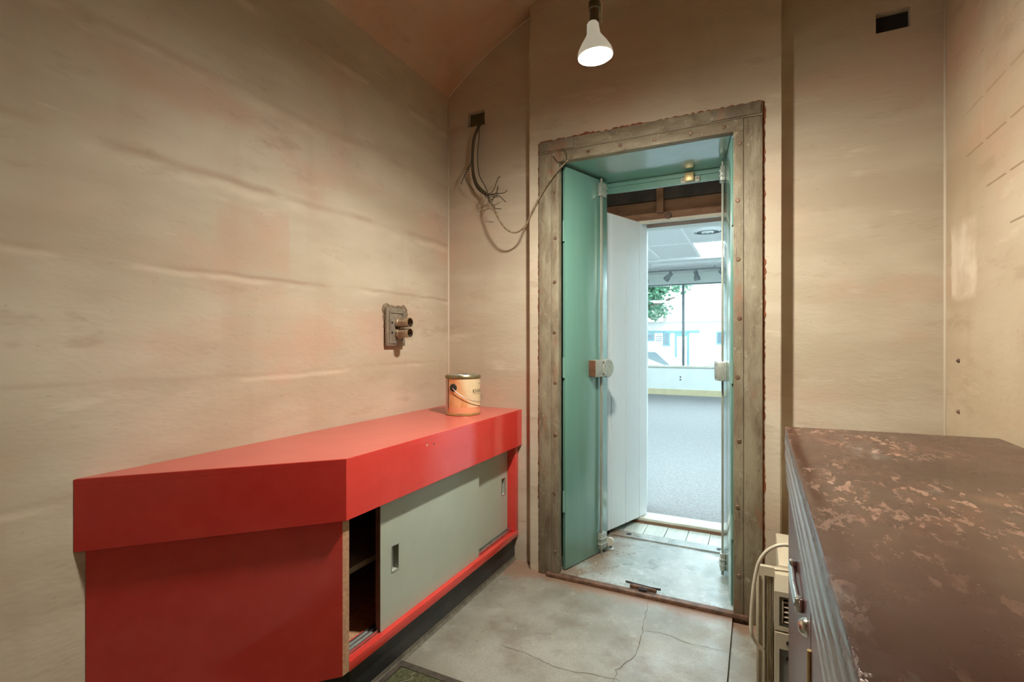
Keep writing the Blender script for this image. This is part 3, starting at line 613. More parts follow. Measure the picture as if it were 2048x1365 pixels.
# toe kick
kk = meet_x((C1[0]+nin.x*0.05, C1[1]+nin.y*0.05), -1.121)
kw = meet_x((C1[0]+nin.x*0.05, C1[1]+nin.y*0.05), -1.529)
bm = bmesh.new(); prism(bm, [kw, kk, (-1.121, 2.3085), (-1.16, 2.3085), (-1.16, kk[1]+0.02), (-1.529, kw[1]+0.06)], 0.0005, 0.1265); fin('toe_kick', bm, 'kick', rc)
bm = bmesh.new(); q = [(-1.1209, kk[1]+0.01), (-1.1209, 2.3085)]
prev = None
for yy in (kk[1]+0.01, 2.3085):
    r_ = [bm.verts.new(p) for p in ((-1.1209, yy, 0.022), (-1.119, yy, 0.009), (-1.112, yy, 0.001), (-1.1209, yy, 0.001))]
    if prev:
        for k in range(4): bm.faces.new((prev[k], prev[(k+1) % 4], r_[(k+1) % 4], r_[k]))
    prev = r_
fin('cove_base', bm, 'kick_dust', rc)

# ------------------------------------------------------------------ paint can
cx, cy, CR = -1.262, 2.032, 0.0815
pc = thing('paint_can', (cx, cy, ZT), 'gallon paint can with orange wood-look label and wire handle', 'paint can')
def ring(prof, name, mat): bm = bmesh.new(); lathe(bm, prof, (cx, cy, ZT), 48, close=True); return fin(name, bm, mat, pc, auto=40)
ring([(0, 0.0005), (CR, 0.0005), (CR+.002, 0.004), (CR+.001, 0.009), (CR, 0.012), (CR, 0.172), (0.0, 0.172)], 'can_body', 'can_base')
lab = ring([(CR+.0002, 0.012), (CR+.0009, 0.012), (CR+.0009, 0.172), (CR+.0002, 0.172)], 'label', 'label')
ring([(CR, 0.172), (CR+.003, 0.173), (CR+.0045, 0.178), (CR+.003, 0.186), (CR+.001, 0.188), (CR-.012, 0.186)], 'rim', 'can_rim')
ring([(0, 0.180), (CR-.020, 0.180), (CR-.016, 0.188), (CR-.012, 0.190), (CR-.006, 0.190), (CR-.004, 0.186)], 'lid', 'can')
CA = math.atan2(-cy, -cx)                     # azimuth towards the viewer
def on_can(th, h, r=CR+.001): a = CA+R(th); return Vector((cx+r*math.cos(a), cy+r*math.sin(a), ZT+h))
EAR = -33
def patch(name, t0, t1, z0, z1, mat, r0, r1, n=6):
    bm = bmesh.new(); pr = None
    for k in range(n+1):
        th = t0+(t1-t0)*k/n; q = [bm.verts.new(on_can(th, h, r)) for r, h in ((r0, z0), (r1, z0), (r1, z1), (r0, z1))]
        if pr:
            for i in range(4): bm.faces.new((pr[i], pr[(i+1) % 4], q[(i+1) % 4], q[i]))
        pr = q
    return fin(name, bm, mat, pc)
patch('label_seam', -59, -55, 0.03, 0.171, 'seam', CR, CR+.0016, 3)
patch('label_strip', -95, -59, 0.013, 0.168, 'silver_strip', CR, CR+.0014, 8)
bm = bmesh.new()
na = CA+R(EAR); Mx = Matrix.Rotation(na, 4, 'Z') @ Matrix.Rotation(R(90), 4, 'Y')
lathe(bm, [(0, -0.004), (0.018, -0.004), (0.018, 0.004), (0.015, 0.006), (0, 0.006)], on_can(EAR, 0.132, CR), 24, close=True, M4=Mx); fin('handle_ear', bm, 'ear', pc)
na2 = CA+R(EAR+180); Mx = Matrix.Rotation(na2, 4, 'Z') @ Matrix.Rotation(R(90), 4, 'Y')
bm = bmesh.new(); lathe(bm, [(0, -0.004), (0.018, -0.004), (0.018, 0.004), (0.015, 0.006), (0, 0.006)], on_can(EAR+180, 0.132, CR), 24, close=True, M4=Mx); fin('handle_ear', bm, 'ear', pc)
bm = bmesh.new(); tube(bm, [on_can(EAR+180*t/40, 0.132-0.068*math.sin(math.pi*t/40)**0.85, CR+0.0085+0.006*math.sin(math.pi*t/40)) for t in range(41)], 0.0016, 8); fin('wire_handle', bm, 'alu', pc, smooth=True)
def text_mesh(body, size):
    c = bpy.data.curves.new('txt', 'FONT'); c.body = body; c.size = size; c.extrude = 0.0; c.resolution_u = 3; c.offset = 0.0001; c.space_character = 1.3
    o = bpy.data.objects.new('txt', c); COL.objects.link(o); dg = bpy.context.evaluated_depsgraph_get(); dg.update()
    me = bpy.data.meshes.new_from_object(o.evaluated_get(dg)); bpy.data.objects.remove(o); bpy.data.curves.remove(c); return me
def wrap(me, th0, h0, r):
    for v in me.vertices:
        p = on_can(th0+math.degrees(v.co.x/r), h0+v.co.y, r); v.co = p
    return me
me = wrap(text_mesh('ESSEN', 0.021), 33, 0.108, CR+.0017); me.name = 'lettering'; link('lettering', me, 'ink', pc)
patch('printed_rule', 33, 75, 0.1005, 0.1015, 'ink', CR, CR+.0014, 6)
patch('printed_rule', 60, 72, 0.1475, 0.149, 'ink', CR, CR+.0014, 3)
patch('printed_rule', 50, 74, 0.0335, 0.0343, 'ink', CR, CR+.0014, 3)

# ------------------------------------------------------------------ conduit outlet on the left wall
cp = thing('conduit_outlet', (XL, 1.84, 1.19), 'grey metal wall plate with two protruding conduit pipe stubs', 'conduit plate')
OUT = [(1.772, 1.293), (1.787, 1.300), (1.802, 1.304), (1.817, 1.294), (1.836, 1.297), (1.855, 1.292), (1.88, 1.298), (1.905, 1.296), (1.92, 1.303), (1.934, 1.296), (1.943, 1.283), (1.948, 1.27), (1.953, 1.26), (1.948, 1.245), (1.938, 1.225), (1.92, 1.203), (1.90, 1.13), (1.80, 1.13), (1.797, 1.171), (1.785, 1.180), (1.775, 1.191), (1.777, 1.215), (1.769, 1.239), (1.772, 1.255), (1.764, 1.273)]
bm = bmesh.new(); lo = [bm.verts.new((XL+.0003, y, z)) for y, z in OUT]; cyy, czz = 1.855, 1.22
hi = [bm.verts.new((XL+.010+random.uniform(-.003, .004), cyy+(y-cyy)*0.9, czz+(z-czz)*0.92)) for y, z in OUT]
bm.faces.new(hi)
for k in range(len(OUT)): bm.faces.new((lo[k], lo[(k+1) % len(OUT)], hi[(k+1) % len(OUT)], hi[k]))
fin('mortar_patch', bm, 'mortar', cp)
box('wall_plate', (XL+.008, XL+.024, 1.774, 1.906, 1.104, 1.282), 'galv', cp, 0.006)
bm = bmesh.new(); plate(bm, 'x', XL+.0235, XL+.028, (1.787, 1.896), (1.117, 1.269), [(1.80, 1.884), ] if False else [(1.799, 1.884, 1.129, 1.257)]); fin('raised_rim', bm, 'galv', cp)
for zc, r_, ln in ((1.213, 0.0225, 0.085), (1.165, 0.0215, 0.085)):
    bm = bmesh.new(); dy = -0.034
    prof = [(r_+.004, XL+.024), (r_+.004, XL+.040), (r_, XL+.042), (r_, XL+.024+ln), (r_-.0025, XL+.024+ln), (r_-.0025, XL+.030), (0.0005, XL+.030)]
    sh = Matrix.Identity(4)
    rings = []
    for rr, h in prof:
        rings.append([bm.verts.new((h, 1.852+dy*((h-XL-.024)/ln)*0.6+rr*math.cos(2*math.pi*k/24), zc+rr*math.sin(2*math.pi*k/24))) for k in range(24)])
    for i in range(len(rings)-1):
        for k in range(24): bm.faces.new((rings[i][k], rings[i][(k+1) % 24], rings[i+1][(k+1) % 24], rings[i+1][k]))
    fin('conduit_pipe', bm, 'conduit', cp, auto=40)
for zc in (1.213, 1.167):
    bm = bmesh.new(); lathe(bm, [(0.005, 0), (0.005, 0.0022)], (XL+.024, 1.808, zc), 10, 'x'); fin('screw_hole', bm, 'black', cp)

# ------------------------------------------------------------------ loose cables
cb = thing('cable_bundle', (-1.31, 2.30, 2.28), 'frayed olive cables hanging from a corner hole, one looping to the door frame', 'cable')
def wire(name, pts, r, mat, par, n=6, seg=6):
    bm = bmesh.new(); tube(bm, spline(pts, n), r, seg); return fin(name, bm, mat, par, smooth=True)
wire('sheathed_cable', [(-1.315, 2.355, 2.305), (-1.309, 2.315, 2.300), (-1.308, 2.275, 2.275), (-1.313, 2.262, 2.248), (-1.333, 2.255, 2.194), (-1.341, 2.252, 2.109), (-1.338, 2.25, 2.039), (-1.326, 2.25, 1.98), (-1.303, 2.25, 1.936), (-1.26, 2.245, 1.896)], 0.0075, 'cable', cb, 6, 10)
wire('sheathed_cable', [(-1.322, 2.355, 2.300), (-1.318, 2.312, 2.297), (-1.318, 2.285, 2.27), (-1.322, 2.270, 2.248), (-1.342, 2.268, 2.194), (-1.350, 2.266, 2.109), (-1.346, 2.263, 2.02), (-1.332, 2.26, 1.97), (-1.308, 2.258, 1.928), (-1.262, 2.25, 1.890)], 0.0065, 'cable', cb, 6, 10)
wire('wire_strand', [(-1.31, 2.34, 2.31), (-1.304, 2.31, 2.30), (-1.303, 2.26, 2.266), (-1.299, 2.25, 2.2), (-1.307, 2.25, 2.132), (-1.308, 2.25, 2.057), (-1.297, 2.25, 1.993), (-1.263, 2.25, 1.931), (-1.237, 2.24, 1.876), (-1.225, 2.22, 1.844)], 0.0022, 'wire', cb)
bm = bmesh.new(); base = spline([(-1.342, 2.25, 2.079), (-1.347, 2.24, 2.055), (-1.364, 2.235, 2.028), (-1.377, 2.23, 2.001)], 12)
tube(bm, [Vector(p)+Vector((math.cos(i*1.25), math.sin(i*1.25), 0))*0.006 for i, p in enumerate(base)], 0.0018, 6); fin('coiled_strand', bm, 'wire', cb, smooth=True)
wire('wire_strand', [(-1.377, 2.23, 2.001), (-1.391, 2.235, 1.98), (-1.406, 2.24, 1.96)], 0.0017, 'wire', cb)
wire('wire_strand', [(-1.377, 2.23, 2.001), (-1.371, 2.23, 1.985), (-1.361, 2.23, 1.961), (-1.337, 2.23, 1.932), (-1.319, 2.23, 1.913)], 0.0017, 'wire', cb)
FR = [[(-1.26, 2.245, 1.896), (-1.232, 2.22, 1.879), (-1.191, 2.2, 1.884), (-1.166, 2.19, 1.919), (-1.16, 2.2, 1.946), (-1.148, 2.2, 1.950)],
      [(-1.26, 2.245, 1.893), (-1.232, 2.22, 1.877), (-1.185, 2.2, 1.87), (-1.153, 2.2, 1.867), (-1.126, 2.2, 1.867), (-1.109, 2.2, 1.878)],
      [(-1.26, 2.245, 1.890), (-1.222, 2.2, 1.866), (-1.172, 2.2, 1.862), (-1.147, 2.2, 1.848), (-1.119, 2.2, 1.82)],
      [(-1.26, 2.245, 1.893), (-1.229, 2.2, 1.884), (-1.216, 2.19, 1.854), (-1.185, 2.18, 1.85), (-1.163, 2.19, 1.858), (-1.166, 2.2, 1.897), (-1.16, 2.2, 1.906)],
      [(-1.225, 2.22, 1.844), (-1.207, 2.2, 1.828), (-1.185, 2.2, 1.812), (-1.177, 2.2, 1.796), (-1.144, 2.2, 1.789)],
      [(-1.225, 2.22, 1.844), (-1.2, 2.2, 1.825), (-1.191, 2.2, 1.84), (-1.185, 2.2, 1.85), (-1.16, 2.2, 1.852)],
      [(-1.255, 2.24, 1.89), (-1.24, 2.21, 1.865), (-1.21, 2.19, 1.86), (-1.18, 2.21, 1.876), (-1.165, 2.21, 1.90)],
      [(-1.25, 2.24, 1.885), (-1.225, 2.22, 1.85), (-1.195, 2.2, 1.843), (-1.175, 2.19, 1.856)]]
for f in FR: wire('wire_strand', f, 0.0019, 'wire', cb)
dc = cb
wire('twisted_cord', [(-1.225, 2.22, 1.850), (-1.198, 2.19, 1.822), (-1.174, 2.18, 1.792), (-1.149, 2.175, 1.74), (-1.118, 2.175, 1.695), (-1.088, 2.175, 1.668), (-1.058, 2.178, 1.658), (-1.028, 2.18, 1.665), (-0.999, 2.18, 1.688), (-0.970, 2.18, 1.743), (-0.919, 2.185, 1.832), (-0.863, 2.19, 1.907), (-0.808, 2.2, 1.963), (-0.783, 2.212, 1.990), (-0.775, 2.2195, 1.996)], 0.0042, 'cord', dc, 8, 8)
wire('wire_strand', [(-0.80, 2.205, 1.970), (-0.797, 2.20, 1.995), (-0.805, 2.20, 2.02), (-0.825, 2.205, 2.036)], 0.0015, 'wire', dc)
wire('wire_strand', [(-0.80, 2.205, 1.970), (-0.84, 2.212, 1.975), (-0.862, 2.214, 1.998), (-0.872, 2.214, 2.012)], 0.0013, 'wire', dc)

# ------------------------------------------------------------------ hanging reflector bulb
bx, by, bz = -0.44, 1.470, 1.986
hl = thing('hanging_bulb', (bx, by, bz), 'lit white reflector bulb hanging from the vault ceiling', 'light bulb')
tl = Matrix.Rotation(R(-4), 4, 'Y') @ Matrix.Rotation(R(3), 4, 'X')
bm = bmesh.new(); lathe(bm, [(0.0005, -0.0035), (0.02, -0.0028), (0.036, -0.0005), (0.046, 0.003), (0.0512, 0.0065)], (bx, by, bz), 40, close=True, M4=tl); fin('lens', bm, 'bulb_lens', hl, smooth=True)
bm = bmesh.new(); lathe(bm, [(0.0513, 0.0065), (0.0530, 0.006), (0.0536, 0.010), (0.0530, 0.016), (0.050, 0.026), (0.040, 0.044), (0.029, 0.060), (0.0205, 0.074), (0.0185, 0.095), (0.0180, 0.104), (0.014, 0.110), (0.0005, 0.111)], (bx, by, bz), 40, close=True, M4=tl); fin('reflector', bm, 'bulb_body', hl, smooth=True)
bm = bmesh.new(); lathe(bm, [(0.0005, 0.104), (0.0135, 0.105), (0.0155, 0.112), (0.0155, 0.120), (0.0140, 0.122), (0.0140, 0.150), (0.0175, 0.152), (0.0175, 0.172), (0.010, 0.178), (0.0005, 0.179)], (bx-0.004, by, bz), 24, close=True); fin('socket', bm, 'socket', hl, auto=40)
bm = bmesh.new(); tube(bm, [(bx-0.012, by, bz+0.178), (bx-0.012, by, CEN+RAD+0.0005)], 0.006, 10); fin('drop_rod', bm, 'socket', hl, smooth=True)
bm = bmesh.new(); zc = CEN+RAD; lathe(bm, [(0.0005, -0.03), (0.02, -0.028), (0.05, -0.006), (0.052, 0.0), (0.0005, 0.001)], (bx-0.012, by, zc-0.0005), 24, close=True); fin('ceiling_rose', bm, 'socket', hl, auto=40)
bm = bmesh.new(); tube(bm, [(bx+0.016, by, bz+0.166), (bx+0.019, by, bz+0.14), (bx+0.019, by, bz+0.104)], 0.0011, 6)
for k in range(14): lathe(bm, [(0.0004, -0.0016), (0.0018, 0), (0.0004, 0.0016)], (bx+0.0185, by, bz+0.108+k*0.004), 6)
fin('pull_chain', bm, 'nickel', hl)

# ------------------------------------------------------------------ brown counter cabinet on the right
bc = thing('counter_cabinet', (0.3, 0.5, -0.02), 'long dark brown counter with worn chipped varnish top', 'counter')
TZ = 0.881; FA = (0.073, 1.617); FB = (0.058, -0.70); BK = (0.5455, 1.651); BD = (0.5455, -0.70)
bm = bmesh.new(); prism(bm, [FA, BK, BD, FB], TZ-0.028, TZ, bev=0.0025); fin('worktop', bm, 'counter', bc, auto=40)
PR = [(0.000, -0.0285), (-0.0015, -0.032), (-0.0015, -0.050), (0.0015, -0.056), (0.004, -0.060), (0.0005, -0.064), (-0.001, -0.070), (-0.001, -0.088), (0.002, -0.094), (0.005, -0.098), (0.002, -0.102), (0.0005, -0.108), (0.0005, -0.124), (0.003, -0.130), (0.006, -0.134), (0.003, -0.138), (0.002, -0.144), (0.002, -0.152), (0.010, -0.156), (0.03, -0.156), (0.03, -0.0285)]
bm = bmesh.new(); rings = []
for (px, py) in (FA, FB): rings.append([bm.verts.new((px+a+0.0005, py+(0.001 if py < 0 else -0.001), TZ+b)) for a, b in PR])
n = len(PR); bm.faces.new(rings[0]); bm.faces.new(rings[1][::-1])
for k in range(n): bm.faces.new((rings[0][k], rings[0][(k+1) % n], rings[1][(k+1) % n], rings[1][k]))
fin('edge_moulding', bm, 'moulding', bc, auto=50)
fx = lambda y: FB[0]+(FA[0]-FB[0])*(y-FB[1])/(FA[1]-FB[1])+0.014
bm = bmesh.new(); prism(bm, [(fx(1.605), 1.605), (0.535, 1.636), (0.535, -0.69), (fx(-0.69), -0.69)], 0.055, TZ-0.1565)
fin('carcass', bm, 'cabside', bc)
bm = bmesh.new(); prism(bm, [(fx(1.6)+0.03, 1.58), (0.52, 1.61), (0.52, -0.68), (fx(-.68)+0.03, -0.68)], -0.0195, 0.0545); fin('plinth', bm, 'black', bc)
for y0, y1 in ((0.885, 1.555), (0.205, 0.875), (-0.475, 0.195)):
    bm = bmesh.new(); prism(bm, [(fx(y0)-0.008, y0), (fx(y0)-0.0003, y0), (fx(y1)-0.0003, y1), (fx(y1)-0.008, y1)], 0.075, 0.71, bev=0.0015); d = fin('cabinet_door', bm, 'cabside', bc)
    hb = bmesh.new(); X = fx(1.1)-0.008; zh = 0.650; ya, yb_ = y0+0.145, y0+0.315
    for yy in (ya, yb_): B(hb, X-0.014, X, yy-0.010, yy+0.010, zh-0.013, zh+0.013, bev=0.003)
    tube(hb, [(X-0.009, ya-0.006, zh), (X-0.011, (ya+yb_)/2, zh), (X-0.009, yb_+0.006, zh)], 0.0068, 10)
    hdl = fin('pull_handle', hb, 'nickel', d, auto=40); hdl.parent = d
    kb = bmesh.new(); lathe(kb, [(0.0005, -0.014), (0.009, -0.012), (0.014, -0.006), (0.016, 0.0), (0.016, 0.001), (0.0005, 0.001)], (X, y0+0.075, 0.645), 18, 'x', close=True); fin('latch_knob', kb, 'nickel', d, smooth=True).parent = d
    for zz in (0.16, 0.62):
        hg = bmesh.new(); tube(hg, [(fx(y0)-0.0095, y0-0.004, zz-0.03), (fx(y0)-0.0095, y0-0.004, zz+0.03)], 0.004, 8); fin('hinge', hg, 'brass', d).parent = d

# ------------------------------------------------------------------ window air conditioner on the floor
ac = thing('air_conditioner', (0.25, 1.9, -0.02), 'old ivory window air conditioner standing on floor behind the counter', 'air conditioner')
FZ0 = -0.0195
box('case', (0.066, 0.50, 1.862, 2.17, FZ0+0.02, 0.386), 'ac', ac, 0.004)
bm = bmesh.new(); plate(bm, 'y', 1.838, 1.856, (0.008, 0.56), (FZ0, 0.381), [(0.024, 0.545, FZ0+0.02, 0.352)]); fin('mounting_frame', bm, 'ac_old', ac)
box('side_rail', (-0.001, 0.0075, 1.842, 1.858, FZ0, 0.372), 'ac_old', ac, 0.002)
box('foam_seal', (0.0075, 0.0135, 1.834, 1.8378, FZ0+.01, 0.35), 'seal', ac)
bm = bmesh.new()                                   # accordion side panel: one folded sheet
xs = [0.0245+i*0.0032 for i in range(14)]
for i in range(13):
    a = 1.842 if i % 2 else 1.852; b = 1.852 if i % 2 else 1.842
    q = [bm.verts.new(p) for p in ((xs[i], a, FZ0+.022), (xs[i+1], b, FZ0+.022), (xs[i+1], b, 0.351), (xs[i], a, 0.351), (xs[i], a+.003, FZ0+.022), (xs[i+1], b+.003, FZ0+.022), (xs[i+1], b+.003, 0.351), (xs[i], a+.003, 0.351))]
    for f in ((0, 1, 2, 3), (7, 6, 5, 4), (0, 4, 5, 1), (3, 2, 6, 7)): bm.faces.new([q[k] for k in f])
fin('accordion_panel', bm, 'ac_old', ac)
bm = bmesh.new(); plate(bm, 'y', 1.762, 1.8375, (0.050, 0.52), (0.220, 0.340), [(0.064, 0.505, 0.234, 0.326)]); gz = fin('front_bezel', bm, 'ac', ac)
bm = bmesh.new(); lo = [bm.verts.new(p) for p in ((0.050, 1.762, 0.3405), (0.52, 1.762, 0.3405), (0.52, 1.8375, 0.3405), (0.050, 1.8375, 0.3405))]
hi = [bm.verts.new(p) for p in ((0.053, 1.785, 0.385), (0.517, 1.785, 0.385), (0.517, 1.8375, 0.385), (0.053, 1.8375, 0.385))]
bm.faces.new(lo[::-1]); bm.faces.new(hi)
for k in range(4): bm.faces.new((lo[k], lo[(k+1) % 4], hi[(k+1) % 4], hi[k]))
fin('bezel_top', bm, 'ac', ac)
bm = bmesh.new(); plate(bm, 'y', 1.758, 1.8375, (0.052, 0.52), (FZ0, 0.214), [(0.064, 0.505, FZ0+0.02, 0.165)]); fin('lower_front', bm, 'ac', ac)
box('control_panel', (0.0645, 0.5045, 1.766, 1.775, FZ0+0.021, 0.1645), 'ac_grey', ac)
for zz in (0.188, 0.135): box('panel_slot', (0.083, 0.10, 1.7565 if zz > .16 else 1.765, 1.7585 if zz > .16 else 1.767, zz-.005, zz+.005), 'black', ac)
box('grille_back', (0.0645, 0.5045, 1.800, 1.806, 0.2345, 0.3255), 'ac_dark', ac)
bm = bmesh.new(); plate(bm, 'y', 1.7625, 1.7700, (0.0645, 0.5045), (0.2345, 0.3255), [(0.070, 0.499, 0.240, 0.320)]); fin('grille_rim', bm, 'ac_dark', ac)
for k in range(5): box('grille_slat', (0.074, 0.499, 1.766, 1.782, 0.2435+k*0.0155, 0.2485+k*0.0155), 'ac', ac, 0.001)
box('grille_mullion', (0.0705, 0.0755, 1.764, 1.782, 0.2405, 0.3195), 'ac', ac, 0.001)
wire('power_cord', [(0.20, 1.90, 0.388), (0.16, 1.86, 0.41), (0.12, 1.82, 0.455), (0.091, 1.805, 0.475), (0.059, 1.80, 0.470), (0.029, 1.80, 0.446), (0.010, 1.80, 0.414), (0.000, 1.80, 0.378), (-0.009, 1.80, 0.316), (-0.016, 1.80, 0.213), (-0.013, 1.80, 0.165), (0.004, 1.815, 0.130), (0.02, 1.825, 0.11)], 0.0058, 'ac_cord', ac, 6, 10)

# ------------------------------------------------------------------ floor mat
fm = thing('floor_mat', (-0.8, 1.1, 0), 'dark green carpet mat with black binding beside the red cabinet', 'mat')
bm = bmesh.new(); B(bm, -1.092, -0.35, 0.55, 1.362, 0.0006, 0.0085, bev=0.002); fin('mat_pile', bm, 'mat', fm)
bm = bmesh.new(); plate(bm, 'z', 0.0006, 0.0100, (-1.112, -0.33), (0.53, 1.387), [(-1.093, -0.349, 0.549, 1.361)]); fin('binding', bm, 'mat_edge', fm)
wire('loose_thread', [(-1.06, 1.26, 0.0095), (-1.04, 1.30, 0.0098), (-1.02, 1.325, 0.0098), (-1.035, 1.34, 0.0098), (-1.03, 1.352, 0.0095)], 0.0005, 'chip', fm)

# ------------------------------------------------------------------ the shop beyond
SY0, SY1, SX0, SX1, SZ = 3.30, 10.8, -5.2, 2.6, 0.030
bm = bmesh.new(); plate(bm, 'z', -0.1, SZ, (SX0-.1, SX1+.1), (3.2055, SY1+0.1)); S('floor', bm, 'carpet', 'pale grey carpet of the bright shop beyond the doorway', 'floor')
bm = bmesh.new(); plate(bm, 'y', 3.3005, 3.40, (SX0, SX1), (SZ, 2.7), [(-0.655, 0.10, SZ, 1.868)]); S('wall_back', bm, 'shop_wall', 'white shop wall around the vault doorway', 'wall')
bm = bmesh.new(); plate(bm, 'x', SX0-0.1, SX0, (3.3, SY1+.1), (SZ, 2.7)); S('wall_left', bm, 'shop_wall', 'white left side wall of the shop', 'wall')
bm = bmesh.new(); plate(bm, 'x', SX1, SX1+0.1, (3.3, SY1+.1), (SZ, 2.7)); S('wall_right', bm, 'shop_wall', 'white right side wall of the shop', 'wall')
WIN = (-4.6, 2.2, 0.62, 2.345)
bm = bmesh.new(); plate(bm, 'y', SY1, SY1+0.12, (SX0, SX1), (SZ, 2.7), [WIN]); S('wall_front', bm, 'shop_wall', 'white shop wall under the street window', 'wall')
bm = bmesh.new(); B(bm, SX0, SX1, SY1-0.02, SY1-0.0005, SZ, 0.150); tag(fin('baseboard_front', bm, 'base_tan'), 'tan baseboard below the street window', 'baseboard', kind='structure')
win = thing('window_1', (-1.2, SY1, 0.62), 'wide street window with thin dark mullions', 'window', kind='structure')
xsm = [-4.6, -2.985, -1.367, 0.25, 2.2]
for a, b in zip(xsm[:-1], xsm[1:]): box('pane', (a+.02, b-.02, SY1+.055, SY1+.061, 0.655, 2.31), 'glass', win)
for x in xsm: box('mullion', (x-0.022, x+0.022, SY1+.02, SY1+.09, 0.645, 2.322), 'mullion', win, 0.004)
box('window_head', (-4.6, 2.2, SY1+.02, SY1+.09, 2.322, 2.345), 'mullion', win)
box('window_sill', (-4.65, 2.25, SY1-.035, SY1+.10, 0.605, 0.645), 'cream', win, 0.006)
ol = thing('wall_outlet', (-1.416, SY1, 0.382), 'small white electrical outlet below the street window', 'outlet')
box('cover_plate', (-1.455, -1.377, SY1-.008, SY1-.0002, 0.322, 0.442), 'grid', ol, 0.003)
for zz in (0.355, 0.409): box('receptacle', (-1.432, -1.400, SY1-.011, SY1-.008, zz-.017, zz+.017), 'vent_dark', ol, 0.004)
# suspended ceiling
CZ = 2.52; gx0, gy0 = -0.83, 7.38; tw_, th_ = 0.61, 1.22
bm = bmesh.new(); plate(bm, 'z', CZ+0.03, CZ+0.1, (SX0, SX1), (3.4, 8.62)); shop_c = S('ceiling', bm, 'shop_ceiling', 'suspended tile ceiling of the shop', 'ceiling')
TROFF = {(0, 0), (0, -3), (-4, 0), (-4, -3), (4, 0), (4, -3)}  # only the middle window panel is in view; the others are added for brightness
def tile_me(w_, h_):
    bm = bmesh.new(); B(bm, 0, w_, 0, h_, 0, 0.012); bmesh.ops.recalc_face_normals(bm, faces=bm.faces[:]); me = bpy.data.meshes.new('ceiling_panel'); bm.to_mesh(me); bm.free(); me.materials.append(MT['tile']); return me
tm = {}
troffs = []
for i in range(-8, 6):
    for j in range(-4, 1):
        x0, x1 = gx0+i*tw_+.012, gx0+(i+1)*tw_-.012; y0, y1 = gy0+j*th_+.012, gy0+(j+1)*th_-.012
        x0, x1 = max(x0, SX0+.01), min(x1, SX1-.01); y0, y1 = max(y0, 3.42), min(y1, 8.6)
        if x1-x0 < .1 or y1-y0 < .1: continue
        if (i, j) in TROFF: troffs.append((x0, x1, y0, y1)); continue
        k = (round(x1-x0, 3), round(y1-y0, 3))
        if k not in tm: tm[k] = tile_me(*k)
        o = link('ceiling_panel', tm[k], None, shop_c); o.location = (x0, y0, CZ+.008)
bm = bmesh.new()
for i in range(-7, 7):
    x = gx0+i*tw_
    if SX0 < x < SX1: B(bm, x-.012, x+.012, 3.41, 8.6, CZ, CZ+.029)
fin('ceiling_grid', bm, 'grid', shop_c)
bm = bmesh.new()
for j in range(-3, 2):
    y = gy0+j*th_
    B(bm, SX0+.01, SX1-.01, y-.012, y+.012, CZ+.001, CZ+.028)
fin('ceiling_grid', bm, 'grid', shop_c)
names = {0: 'middle', -4: 'left', 4: 'right'}
for q, (x0, x1, y0, y1) in enumerate(sorted(troffs, key=lambda t: -t[2])):
    near = 'nearest the street window (side rows added)' if y0 > 6 else 'added nearest the vault door'
    sd = 'left' if x0 < -2 else ('right' if x0 > 1 else 'middle')
    t = thing('ceiling_light', ((x0+x1)/2, (y0+y1)/2, CZ), f'lit rectangular ceiling panel, {sd} row, {near}', 'ceiling light', 'shop ceiling lights')
    box('diffuser', (x0+.02, x1-.02, y0+.02, y1-.02, CZ+.004, CZ+.012), 'troffer', t)
    bm = bmesh.new(); plate(bm, 'z', CZ-.002, CZ+.014, (x0, x1), (y0, y1), [(x0+.02, x1-.02, y0+.02, y1-.02)]); fin('light_frame', bm, 'grid', t)
vt = thing('ceiling_vent', (-0.547, 6.64, CZ), 'round white air diffuser in the shop ceiling', 'vent')
for k, (ra, rb, zz) in enumerate(((0.195, 0.165, -0.002), (0.155, 0.132, -0.008), (0.075, 0.06, -0.024), (0.035, 0.01, -0.024))):
    bm = bmesh.new(); lathe(bm, [(rb, CZ+zz-.012), (ra, CZ+zz+.006), (ra, CZ+zz+.009), (rb, CZ+zz-.009)], (-0.547, 6.64, 0), 32, close=True); 
    fin('diffuser_ring', bm, 'grid', vt)
bm = bmesh.new(); lathe(bm, [(0.13, CZ-.012), (0.13, CZ+.007)], (-0.547, 6.64, 0), 24); fin('vent_throat', bm, 'vent_dark', vt)
bm = bmesh.new(); plate(bm, 'z', 2.56, 2.7, (SX0, SX1), (8.6205, SY1)); S('ceiling', bm, 'shop_ceiling', 'plain white ceiling strip along the street window', 'ceiling')
bm = bmesh.new(); B(bm, SX0, SX1, 8.602, 8.64, CZ-.025, 2.5595); tag(fin('trim_6', bm, 'grid'), 'white edge trim where the tile ceiling ends', 'trim', kind='structure')
bm = bmesh.new(); B(bm, -1.72, SX1, 9.25, 9.31, 2.525, 2.5595); tag(fin('trim_7', bm, 'grid'), 'white batten on the ceiling before the street window', 'trim', kind='structure')
